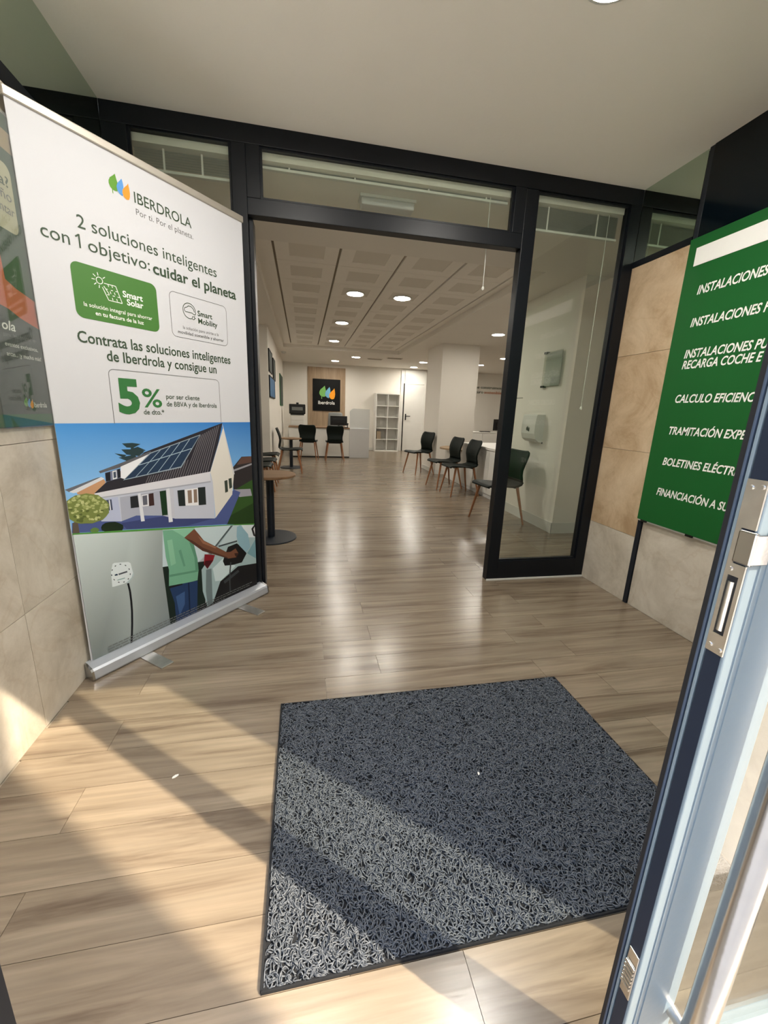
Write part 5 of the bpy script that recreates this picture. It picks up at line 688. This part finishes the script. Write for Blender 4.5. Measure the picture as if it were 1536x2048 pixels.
# ================================================================== BLINDS (drawn up behind the glazed screen)
def blind(x0, x1, ztop, nsl, pitch, label, cord=None, lad=(0.2, 0.75)):
    b = empty('venetian_blind', (x0, YF+0.11, ztop), 0, label, 'blind', 'blinds drawn up behind the glazed screen'); wd = x1-x0
    MB().box(0, wd, -0.018, 0.018, -0.036, 0, 0, 0.002).build('headrail', M['plastic_white'], b)
    for u in (0.12, 0.86): MB().box(wd*u, wd*u+0.03, -0.021, 0.021, -0.022, 0.0).build('bracket', M['steel'], b)
    mb = MB(); z = -0.044
    for k in range(nsl):
        vs = []
        for i in range(4):
            t = -1+2*i/3; vs += [(0.004, t*0.0125, z+0.0025*(1-t*t)), (wd-0.004, t*0.0125, z+0.0025*(1-t*t))]
        mb.add(vs, [(0, 1, 3, 2), (2, 3, 5, 4), (4, 5, 7, 6)], smooth=True); z -= pitch
    s = mb.build('slat_stack', M['blind_slat'], b); s['kind'] = 'stuff'
    MB().box(0.002, wd-0.002, -0.013, 0.013, z-0.016, z-0.002, 0, 0.002).build('bottom_rail', M['plastic_white'], b)
    for u in lad:
        MB().box(wd*u-0.005, wd*u+0.005, -0.0145, -0.0135, z-0.01, -0.036).build('ladder_tape', M['plastic_white'], b)
    if cord:
        cx, cz = cord
        c = MB().tube([(cx-x0, -0.02, -0.03), (cx-x0, -0.022, cz-ztop)], 0.0022, 6).build('pull_cord', M['plastic_white'], b)
        kb_ = MB().lathe([(0.003, 0.012), (0.008, 0.004), (0.010, -0.006), (0.006, -0.014), (0.0, -0.016)], (cx-x0, -0.022, cz-ztop), 12, smooth=True).build('cord_knob', M['plastic_white'], c)
mat('blind_slat', lin((178, 186, 182)), 0.4, 0.2, noise=(30, 0.03))
blind(-0.89, -0.37, 2.66, 9, 0.0125, 'raised grey venetian blind in the pane above the roll-up banner', None, (0.3, 0.68))
blind(-0.215, 1.318, 2.655, 4, 0.0045, 'thin raised venetian blind in the wide pane over the doorway', (1.19, 2.075), (0.1, 0.35, 0.65, 0.9))
blind(1.475, 2.146, 2.65, 22, 0.0062, 'raised venetian blind with a thick slat stack in the pane right of the doorway', (2.06, 1.33), (0.2, 0.75))

# emergency light above the doorway
el = empty('emergency_light', (0.56, 3.03, ZI), 0, 'small white emergency light fixed to the office ceiling over the doorway', 'light')
MB().box(-0.185, 0.185, -0.055, 0.055, -0.018, 0, 0, 0.003).build('base', M['plastic_white'], el)
MB().box(-0.175, 0.175, -0.048, 0.048, -0.06, -0.018, 0, 0.008).build('diffuser', M['panel_grey'], el)

# ================================================================== DOWNLIGHTS
def downlight(x, y, z, r, label, grp='round downlights in the office ceiling', lm='lamp'):
    d = empty('downlight', (x, y, z), 0, label, 'ceiling light', grp)
    MB().lathe([(r*1.14, 0.0), (r*1.14, -0.006), (r*1.0, -0.010), (r*0.96, -0.004)], n=32).build('ring', M['plastic_white'], d)
    MB().lathe([(0.0, -0.0055), (r*0.97, -0.0055), (r*0.97, -0.001), (0.0, -0.001)], n=32).build('lamp', M[lm], d)
TLAB = 'round downlight set in the tiled office ceiling, '
downlight(0.665, 5.60, ZG, 0.105, TLAB+'left one of the nearest pair')
downlight(1.275, 5.60, ZG, 0.105, TLAB+'right one of the nearest pair')
downlight(0.665, 7.42, ZG, 0.105, TLAB+'third from the doorway')
downlight(0.675, 9.36, ZG, 0.105, TLAB+'farthest from the doorway')
PLB = 'round downlight in the plain office ceiling '
downlight(0.922, 12.3, ZI, 0.105, PLB+'closest to the black wall sign')
downlight(1.378, 11.17, ZI, 0.105, PLB+'above the frosted counter screen')
downlight(3.357, 12.7, ZI, 0.105, PLB+'in front of the back door')
downlight(3.27, 11.38, ZI, 0.105, PLB+'half hidden behind the white column')
downlight(4.839, 11.18, ZI, 0.105, PLB+'beyond the column, by the wall lettering')
downlight(4.806, 9.66, ZI, 0.105, PLB+'right of the column, at the door post')
downlight(3.30, 6.96, ZI, 0.105, PLB+'right in front of the white column')
downlight(1.067, 1.60, ZC, 0.10, 'round downlight in the entrance lobby ceiling at the top edge of the view', 'lobby downlights', 'lobby_lamp')
downlight(0.0, 1.45, ZC, 0.10, 'round downlight added out of view to brighten the banner side of the lobby', 'lobby downlights', 'lobby_lamp')  # unseen lamp, added to lift the banner, floor and ceiling
# ================================================================== CHAIRS
SEATP = [(-0.245, 0.438, 0.380), (-0.238, 0.456, 0.405), (-0.205, 0.468, 0.425), (-0.10, 0.462, 0.440), (0.03, 0.450, 0.440), (0.12, 0.452, 0.430), (0.180, 0.470, 0.405), (0.205, 0.500, 0.385)]
BACKP = [(0.205, 0.500, 0.385), (0.203, 0.540, 0.372), (0.192, 0.590, 0.375), (0.186, 0.640, 0.395), (0.196, 0.700, 0.420), (0.216, 0.760, 0.430), (0.238, 0.815, 0.415), (0.250, 0.845, 0.385), (0.256, 0.862, 0.320)]
def shell(prof, cup, name, parent, m, back=False):
    NX = 9; th = 0.014; vs = []; n = len(prof)
    P = [Vector((0, p[0], p[1])) for p in prof]
    for side in (0, 1):
        for i, (y, z, wd) in enumerate(prof):
            t = (P[min(i+1, n-1)]-P[max(i-1, 0)]).normalized(); nm = Vector((0, -t.z, t.y))
            for k in range(NX):
                q = -1+2*k/(NX-1); c = cup*(q*q)
                vs.append((q*wd/2, y+nm.y*(c-side*th), z+nm.z*(c-side*th)))
    N = n*NX; fs = []
    for i in range(n-1):
        for k in range(NX-1):
            a = i*NX+k; fs.append((a, a+1, a+NX+1, a+NX)); fs.append((N+a, N+a+NX, N+a+NX+1, N+a+1))
        a = i*NX; fs.append((a, a+NX, N+a+NX, N+a)); a = i*NX+NX-1; fs.append((a, N+a, N+a+NX, a+NX))
    for k in range(NX-1):
        fs.append((k, N+k, N+k+1, k+1)); a = (n-1)*NX+k; fs.append((a, a+1, N+a+1, N+a))
    mb = MB(); mb.add(vs, fs, smooth=True); o = mb.build(name, m, parent)
    return o
def make_chair():
    r = empty('visitor_chair', (0, 0, 0))
    shell(SEATP, 0.012, 'seat', r, M['chair_shell']); shell(BACKP, 0.022, 'backrest', r, M['chair_shell'])
    MB().box(-0.15, 0.15, -0.17, -0.13, 0.432, 0.452).box(-0.15, 0.15, 0.12, 0.16, 0.425, 0.445).box(-0.02, 0.02, -0.14, 0.14, 0.428, 0.446).build('underframe', M['chair_black'], r)
    for sx in (-1, 1):
        for y0, y1 in ((-0.155, -0.235), (0.145, 0.235)):
            MB().tube([(sx*0.165, y0, 0.445), (sx*0.168, y0*1.02, 0.42), (sx*0.228, y1, 0.0)], [0.017, 0.0175, 0.0105], 12).build('leg', M['leg_wood'], r)
    return r
proto = make_chair(); used = False
def chair(x, y, face, label, grp='black shell visitor chairs'):
    """face: world heading (deg) the sitter looks to; the chair itself faces -Y"""
    global used
    o = proto if not used else copy_tree(proto); used = True
    o.location = (x, y, 0); o.rotation_euler = (0, 0, math.radians(face+90)); tag(o, label, 'chair', grp)
chair(2.30, 4.44, 186, 'dark shell chair with wooden legs standing behind the dark door post')
chair(2.46, 6.08, 183, 'dark shell chair with wooden legs at the middle of the white counter front')
chair(2.415, 6.70, 187, 'dark shell chair with wooden legs at the far end of the white counter front')
chair(2.40, 8.28, 200, 'dark shell chair with wooden legs in front of the white column')
chair(0.13, 10.50, 82, 'dark shell chair seen from behind at the left half of the reception counter')
chair(0.78, 10.42, 90, 'dark shell chair seen from behind in front of the monitor on the reception counter')
chair(-0.26, 8.30, 0, 'dark shell chair in profile beside the farther small round table')
chair(-0.66, 7.30, 0, 'dark shell chair of the row behind the banner, farthest from the doorway')
chair(-0.66, 6.47, 0, 'dark shell chair in the middle of the row behind the banner')
chair(-0.68, 5.87, 0, 'dark shell chair of the row behind the banner, nearest the doorway')

# ================================================================== BISTRO TABLES
def bistro(x, y, rt, rb, h, label):
    t = empty('bistro_table', (x, y, 0), 0, label, 'table', 'small round pedestal tables')
    MB().lathe([(rt-0.012, h-0.026), (rt-0.002, h-0.022), (rt, h-0.014), (rt, h-0.004), (rt-0.004, h)], n=56).build('tabletop', M['oak_top'], t)
    MB().lathe([(0.10, h-0.036), (0.10, h-0.027)], n=28).build('mounting_plate', M['table_metal'], t)
    MB().lathe([(0.036, 0.012), (0.036, h-0.034)], n=28, smooth=True).build('column', M['table_metal'], t)
    MB().lathe([(rb, 0.0), (rb, 0.008), (rb-0.006, 0.013), (0.05, 0.018)], n=56).build('base', M['table_metal'], t)
bistro(-0.316, 3.957, 0.243, 0.243, 0.637, 'small round wooden table on a black pedestal just beyond the banner')
bistro(-0.252, 8.96, 0.222, 0.235, 0.632, 'small round wooden table on a black pedestal, deeper in the office by the pictures')

# ================================================================== RECEPTION COUNTER at the back
rc = empty('reception_counter', (-0.352, 10.95, 0), 0, 'white reception counter with a pale wooden top and grey side panel', 'counter')
MB().box(0.0, 1.572, 0.02, 0.045, 0.03, 0.762).build('front_panel', M['cabinet_white'], rc)
MB().box(0.0, 0.025, 0.045, 0.70, 0.0, 0.762).build('side_panel', M['cabinet_white'], rc)
MB().box(0.03, 1.572, 0.03, 0.05, 0.0, 0.03).build('plinth', M['plastic_black'], rc)
MB().box(-0.015, 1.58, -0.01, 0.72, 0.762, 0.79, 0, 0.003).build('worktop', M['oak_top'], rc)
MB().box(1.572, 2.10, -0.015, 0.72, 0.0, 0.775, 0, 0.004).build('grey_panel', M['panel_grey'], rc)
q = rrect(1.572, 2.10, 0.775, 1.29, 0.11)
q = [(x, z) if not (x > 1.95 or z < 0.90) else ((2.10 if x > 1.95 else 1.572), (1.29 if z > 1.0 else 0.775)) for x, z in q]
qq = []
for p in q:
    if not qq or (abs(p[0]-qq[-1][0])+abs(p[1]-qq[-1][1])) > 1e-5: qq.append(p)
n = len(qq); vs = [(x, 0.0, z) for x, z in qq]+[(x, 0.008, z) for x, z in qq]
MB().add(vs, [tuple(range(n))[::-1], tuple(range(n, 2*n))]+[(i, (i+1) % n, (i+1) % n+n, i+n) for i in range(n)]).build('frosted_screen', M['frosted'], rc)
def monitor(x, y, z, wd, hg, rz, label, lean=0.0):
    m = empty('monitor', (x, y, z), rz, label, 'monitor')
    MB().box(-0.11, 0.11, -0.08, 0.08, 0, 0.010, 0, 0.003).build('foot', M['plastic_black'], m)
    MB().box(-0.025, 0.025, -0.012, 0.012, 0.01, 0.14).build('stem', M['plastic_black'], m)
    MB().box(-wd/2, wd/2, -0.030, -0.012, 0.045, 0.045+hg, 0, 0.006).box(-wd/3, wd/3, -0.055, -0.030, 0.09, 0.02+hg*0.8, 0, 0.008).build('housing', M['plastic_black'], m)
    MB().box(-wd/2+0.01, wd/2-0.01, -0.012, -0.0105, 0.06, 0.035+hg).build('screen', M['black_gloss'], m)
monitor(0.96, 11.35, 0.79, 0.46, 0.25, 0.0, 'black monitor seen from behind on the reception counter')
cr = MB().box(-0.07, 0.05, -0.05, 0.05, 0, 0.02, 0, 0.004).tube([(0.03, 0, 0.02), (0.035, 0, 0.085)], 0.012, 12).build('card_terminal', M['plastic_black']); cr.location = (1.14, 11.05, 0.79); tag(cr, 'small black desk device beside the frosted counter screen', 'device')
MB().box(0.02, 0.055, -0.02, 0.02, 0.08, 0.12, 0, 0.004).build('scanner_head', M['plastic_black'], cr)
def office_chair(x, y, rz, label, m, wd=0.44, top=1.0):
    o = empty('office_chair', (x, y, 0), rz, label, 'office chair')
    MB().box(-0.24, 0.24, -0.24, 0.22, 0.44, 0.51, 0, 0.03).build('seat', m, o)
    mb = MB(); NX = 9
    prof = [(0.22, 0.58, wd*0.86), (0.235, 0.66, wd*0.98), (0.24, 0.78, wd), (0.255, 0.9, wd*0.96), (0.27, top-0.03, wd*0.9), (0.275, top, wd*0.74)]
    sh = shell(prof, -0.03, 'backrest', o, m)
    MB().tube([(0, 0.2, 0.47), (0, 0.29, 0.52), (0, 0.27, 0.72)], 0.02, 10).build('back_bracket', M['plastic_black'], o)
    MB().lathe([(0.028, 0.10), (0.028, 0.44)], n=16, smooth=True).build('gas_lift', M['chrome'], o)
    for k in range(5):
        a = 2*math.pi*k/5; MB().tube([(0, 0, 0.11), (0.29*math.cos(a), 0.29*math.sin(a), 0.075)], [0.024, 0.015], 10).build('base_arm', M['plastic_black'], o)
        MB().lathe([(0.0, 0.0), (0.022, 0.006), (0.028, 0.028), (0.022, 0.052), (0.0, 0.058)], (0.29*math.cos(a), 0.29*math.sin(a), 0.0), 14, smooth=True).build('castor', M['plastic_black'], o)
office_chair(0.95, 12.1, 0.0, 'office chair with a pale grey backrest behind the reception counter', M['chair_grey'], 0.46, 1.17)
# cabinet with the printer behind the counter
pc_ = empty('side_cabinet', (-0.42, 12.0, 0), 0, 'low white cabinet under the office printer', 'cabinet')
MB().box(0, 0.60, 0, 0.5, 0, 0.76, 0, 0.003).build('body', M['cabinet_white'], pc_)
for x0 in (0.005, 0.303): MB().box(x0, x0+0.292, -0.018, 0.0, 0.06, 0.75, 0, 0.002).build('door', M['cabinet_white'], pc_)
pr = empty('office_printer', (-0.15, 12.22, 0.76), 0, 'black and white office printer standing on the low white cabinet', 'printer')
MB().box(-0.19, 0.19, -0.2, 0.2, 0, 0.30, 0, 0.01).build('paper_unit', M['cabinet_white'], pr)
for z in (0.03, 0.16): MB().box(-0.175, 0.175, -0.208, -0.2, z, z+0.11, 0, 0.003).build('drawer', M['cabinet_white'], pr)
MB().box(-0.225, 0.225, -0.22, 0.2, 0.33, 0.60, 0, 0.02).box(-0.19, 0.19, -0.205, 0.2, 0.30, 0.34).build('housing', M['plastic_black'], pr)
MB().box(-0.15, 0.15, -0.226, -0.219, 0.43, 0.52, 0, 0.003).build('control_panel', M['chair_grey'], pr)
MB().box(-0.12, 0.12, -0.25, -0.2, 0.345, 0.365, 0, 0.004).build('output_tray', M['plastic_black'], pr)
MB().box(-0.03, 0.04, -0.06, 0.02, 0.60, 0.645, 0, 0.008).build('lid_hinge', M['plastic_black'], pr)

# ---- logo wall
lp = empty('wood_panel', (0.155, YB-0.02, 0), 0, 'full height wooden wall panel behind the reception counter', 'panel')
for k in range(4): MB().box(0.2913*k+0.0008, 0.2913*(k+1)-0.0008, 0, 0.018, 0.0, 2.50).build('board', M['oak_wall'], lp, seed=0.13+0.21*k)
ls = empty('logo_sign', (0.312, YB-0.045, 1.196), 0, 'black square company sign with three coloured drops on the wooden wall panel', 'sign')
MB().box(0, 0.85, 0, 0.024, 0, 0.958, 0, 0.004).build('board', M['sign_black'], ls)
emblem(0.19, 0.36, 0.49, 0.40, ls, -0.003, [lin((120, 180, 96)), lin((112, 172, 204)), lin((244, 158, 32))])
text('Iberdrola', 0.165, 0.205, 0.515, ls, W_, 0.105, 0.012, y=-0.003)

# ---- cube shelf
ks = empty('cube_shelf', (2.245, YB-0.40, 0), 0, 'tall white open cube shelf standing left of the back door', 'shelf')
KW, KH = 0.775, 1.80; cwid = (KW-0.05)/2
MB().box(0, 0.03, 0, 0.38, 0, KH).build('side_panel', M['cabinet_white'], ks); MB().box(KW-0.03, KW, 0, 0.38, 0, KH).build('side_panel', M['cabinet_white'], ks)
MB().box(0.03, KW-0.03, 0, 0.38, KH-0.03, KH).build('top_panel', M['cabinet_white'], ks); MB().box(0.03, KW-0.03, 0, 0.38, 0, 0.03).build('bottom_panel', M['cabinet_white'], ks)
MB().box(KW/2-0.009, KW/2+0.009, 0.002, 0.38, 0.03, KH-0.03).build('divider', M['cabinet_white'], ks)
MB().box(0.03, KW-0.03, 0.372, 0.38, 0.03, KH-0.03).build('back_panel', M['cabinet_white'], ks)
for k in range(1, 5):
    z = 0.03+(KH-0.06)*k/5
    for a, b in ((0.03, KW/2-0.009), (KW/2+0.009, KW-0.03)): MB().box(a, b, 0.002, 0.372, z-0.009, z+0.009).build('shelf', M['cabinet_white'], ks)
for (cx, k, wd, hg) in ((0.06, 1, 0.13, 0.24),):
    bx = MB().box(0, wd, 0, 0.28, 0, hg, 0, 0.003).box(0.04, 0.09, -0.002, 0, hg-0.09, hg-0.04).build('file_box', M['brown_panel']); bx.location = (2.245+cx, YB-0.38, 0.03+(KH-0.06)*k/5+0.009); tag(bx, 'brown file box in the second compartment from the bottom of the cube shelf', 'box')

# ---- back door
d2 = empty('door_2', (3.21, YB-0.03, 0), kind='structure', label='white back door with a black lever handle')
MB().box(0.03, 0.68, 0, 0.03, 0.005, 2.13, 0, 0.003).build('leaf', M['cabinet_white'], d2)
MB().box(-0.012, 0.028, 0.008, 0.03, 0.0, 2.15).build('hinge_gap', M['plastic_black'], d2)
MB().box(-0.10, -0.012, -0.008, 0.03, 0, 2.56).build('frame', M['cabinet_white'], d2); MB().box(0.68, 0.74, -0.008, 0.03, 0, 2.56).build('frame', M['cabinet_white'], d2)
MB().box(0.03, 0.68, 0.0, 0.03, 2.14, 2.56).build('overpanel', M['cabinet_white'], d2)
h_ = MB(); h_.box(0.075, 0.115, -0.01, 0.0, 1.0, 1.20, 0, 0.003).tube([(0.095, -0.005, 1.13), (0.095, -0.05, 1.13), (0.24, -0.055, 1.13)], 0.012, 10).build('handle', M['plastic_black'], d2)

# ---- lettering on the far right wall
wt = empty('wall_lettering', (5.62, YB-0.006, 1.95), 0, 'dark and orange slogan lettering on the far right white wall', 'lettering')
text('tos construimos', 0.0, 0.165, 0.99, wt, K, 0.088, 0.006, y=0.0, depth=0.003)
text('uturo', 0.0, 0.01, 0.34, wt, K, 0.088, 0.006, y=0.0, depth=0.003); text('sostenible', 0.38, 0.01, 0.62, wt, M['ink_orange'], 0.088, 0.006, y=0.0, depth=0.003)

# ---- pictures on the projecting wall
def picture(y0, y1, z0, z1, fm, im, label, d=0.02):
    p = empty('wall_picture', (-0.58, y0, z0), 0, label, 'picture', 'pictures on the projecting white wall')
    a, b = y1-y0, z1-z0
    MB().box(0, d, 0, 0.02, 0, b).box(0, d, a-0.02, a, 0, b).box(0, d, 0.02, a-0.02, 0, 0.02).box(0, d, 0.02, a-0.02, b-0.02, b).build('frame', fm, p)
    MB().box(0, d-0.006, 0.02, a-0.02, 0.02, b-0.02).build('print', im, p)
    return p
picture(7.72, 8.52, 1.86, 2.24, M['sign_black'], M['paper_dark'], 'black framed dark picture, upper one nearest the doorway')
picture(8.75, 9.35, 1.78, 2.20, M['sign_black'], M['paper_dark'], 'black framed dark picture, upper one farther back')
picture(7.72, 9.10, 1.42, 1.80, M['sign_black'], M['paper_blue'], 'blue poster hanging under the two dark pictures')
picture(11.2, 12.6, 1.30, 2.10, M['curtain_green'], M['paper_dark'], 'thin green edged picture close to the back corner')

# ---- service counter on the right
rcn = empty('service_counter', (2.79, 5.22, 0), 0, 'long white service counter along the right with panelled front', 'counter')
for k in range(3): MB().box(0.0, 0.02, 0.56*k+0.003, 0.56*(k+1)-0.003, 0.06, 0.735, 0, 0.002).build('front_panel', M['cabinet_white'], rcn)
MB().box(0.012, 0.03, 0.0, 1.68, 0.0, 0.06).build('plinth', M['panel_grey'], rcn)
MB().box(0.02, 0.62, 0.0, 1.68, 0.06, 0.735).build('body', M['cabinet_white'], rcn)
MB().box(-0.015, 0.66, -0.01, 1.70, 0.735, 0.77, 0, 0.003).build('worktop', M['cabinet_white'], rcn)
lu = empty('side_unit', (2.82, 6.95, 0), 0, 'low white unit with a round ended wooden top beyond the service counter', 'cabinet')
MB().box(0, 0.55, 0, 0.9, 0, 0.60, 0, 0.003).build('body', M['cabinet_white'], lu)
pts = [(0.55, 0.0), (0.55, 0.9), (0.0, 0.9)]+[(-0.26*math.sin(math.pi*i/10)-0.0, 0.9-0.09*i) for i in range(1, 10)]+[(0.0, 0.0)]
pts = pts[::-1]; n = len(pts); vs = [(x, y, 0.60) for x, y in pts]+[(x, y, 0.628) for x, y in pts]
MB().add(vs, [tuple(range(n)), tuple(range(2*n-1, n-1, -1))]+[(i, i+n, (i+1) % n+n, (i+1) % n) for i in range(n)]).build('wooden_top', M['oak_wall'], lu)
office_chair(4.20, 8.6, math.radians(215), 'black office chair behind the white service counter', M['chair_black'], 0.44, 0.98)
office_chair(4.25, 7.62, math.radians(95), 'black office chair seen side on at the white block beside the door post', M['chair_black'], 0.40, 0.92)
bc = empty('back_cabinet', (4.7, 11.6, 0), 0, 'low white cabinet along the far right wall under the slogan', 'cabinet')
MB().box(0, 2.4, 0, 0.5, 0.05, 0.73).build('body', M['cabinet_white'], bc); MB().box(-0.02, 2.42, -0.02, 0.52, 0.73, 0.76, 0, 0.003).build('top', M['cabinet_white'], bc)
MB().box(0.02, 2.38, 0.02, 0.5, 0, 0.05).build('plinth', M['panel_grey'], bc)
for k in range(4): MB().box(0.6*k+0.004, 0.6*(k+1)-0.004, -0.018, 0, 0.06, 0.72, 0, 0.002).build('door', M['cabinet_white'], bc)
monitor(6.0, 11.8, 0.76, 0.62, 0.34, 0.1, 'large black monitor seen from behind on the low white cabinet')
kp = MB().box(-0.16, 0.16, -0.06, 0.06, 0, 0.02, 0, 0.004).box(-0.14, 0.14, -0.045, 0.045, 0.02, 0.024).build('keyboard', M['plastic_black']); kp.location = (5.42, 11.72, 0.76); tag(kp, 'black keyboard lying left of the large monitor', 'keyboard')

# ---- fittings on the white block (seen through the glass)
XB = 2.70
ds = empty('wall_mailbox', (XB, 4.28, 0.965), -math.pi/2, 'white rounded wall box with a slot on the white block behind the glass', 'box')
pf = [(0.0, 0.315), (-0.095, 0.315), (-0.105, 0.30), (-0.115, 0.20), (-0.115, 0.10), (-0.095, 0.04), (-0.05, 0.008), (0.0, 0.0)]
a_, b_ = -0.29, 0.0
n = len(pf); vs = [(a_, y, z) for y, z in pf]+[(b_, y, z) for y, z in pf]
MB().add(vs, [tuple(range(n)), tuple(range(2*n-1, n-1, -1))]+[(i, i+n, (i+1) % n+n, (i+1) % n) for i in range(n)]).build('body', M['plastic_white'], ds)
MB().box(-0.26, -0.03, -0.113, -0.100, 0.262, 0.268).build('slot', M['plastic_black'], ds)
MB().lathe([(0.0, 0.0), (0.010, 0.001), (0.010, 0.006), (0.0, 0.007)], n=14).build('lock', M['plastic_black'], ds).rotation_euler = (math.pi/2, 0, 0)
bpy.data.objects[ds.children[-1].name].location = (-0.145, -0.108, 0.23)
emblem(-0.185, 0.12, 0.075, 0.065, ds, -0.1165, [lin((70, 72, 68))]*3)
ah = empty('acrylic_holder', (XB, 4.40, 1.585), -math.pi/2, 'clear acrylic sign holder with black clips on the white block behind the glass', 'sign holder')
MB().box(0.0, 0.33, -0.03, -0.024, 0, 0.37, 0, 0.002).build('sheet', M['acrylic'], ah); MB().box(0.03, 0.32, -0.022, -0.018, 0.01, 0.36).build('insert', M['panel_grey'], ah)
for z in (0.0, 0.36): MB().box(-0.01, 0.05, -0.036, 0.0, z-0.008, z+0.014, 0, 0.002).build('clip', M['plastic_black'], ah)
# ceiling fittings in the office
def vent(x, y, label, g='slim grilles in the office ceiling'):
    v = empty('ceiling_grille', (x, y, ZI), 0, label, 'grille', g)
    MB().box(-0.2, 0.2, -0.08, 0.08, -0.012, 0, 0, 0.002).build('frame', M['tile_perf'], v)
    for k in range(4): MB().box(-0.18, 0.18, -0.065+0.035*k, -0.045+0.035*k, -0.016, -0.012).build('slat', M['gap'], v)
vent(1.9, 11.3, 'grey ceiling grille left of the white column'); vent(2.35, 10.9, 'grey ceiling grille close to the white column'); vent(4.4, 8.1, 'grey ceiling grille right of the white column')
sd = MB().lathe([(0.0, -0.05), (0.04, -0.046), (0.06, -0.02), (0.065, 0.0)], n=24, smooth=True).lathe([(0.07, -0.008), (0.07, 0.0)], n=24).build('smoke_detector', M['plastic_white']); sd.location = (-0.45, 11.0, ZI); tag(sd, 'round smoke detector on the office ceiling in the back left corner', 'detector')
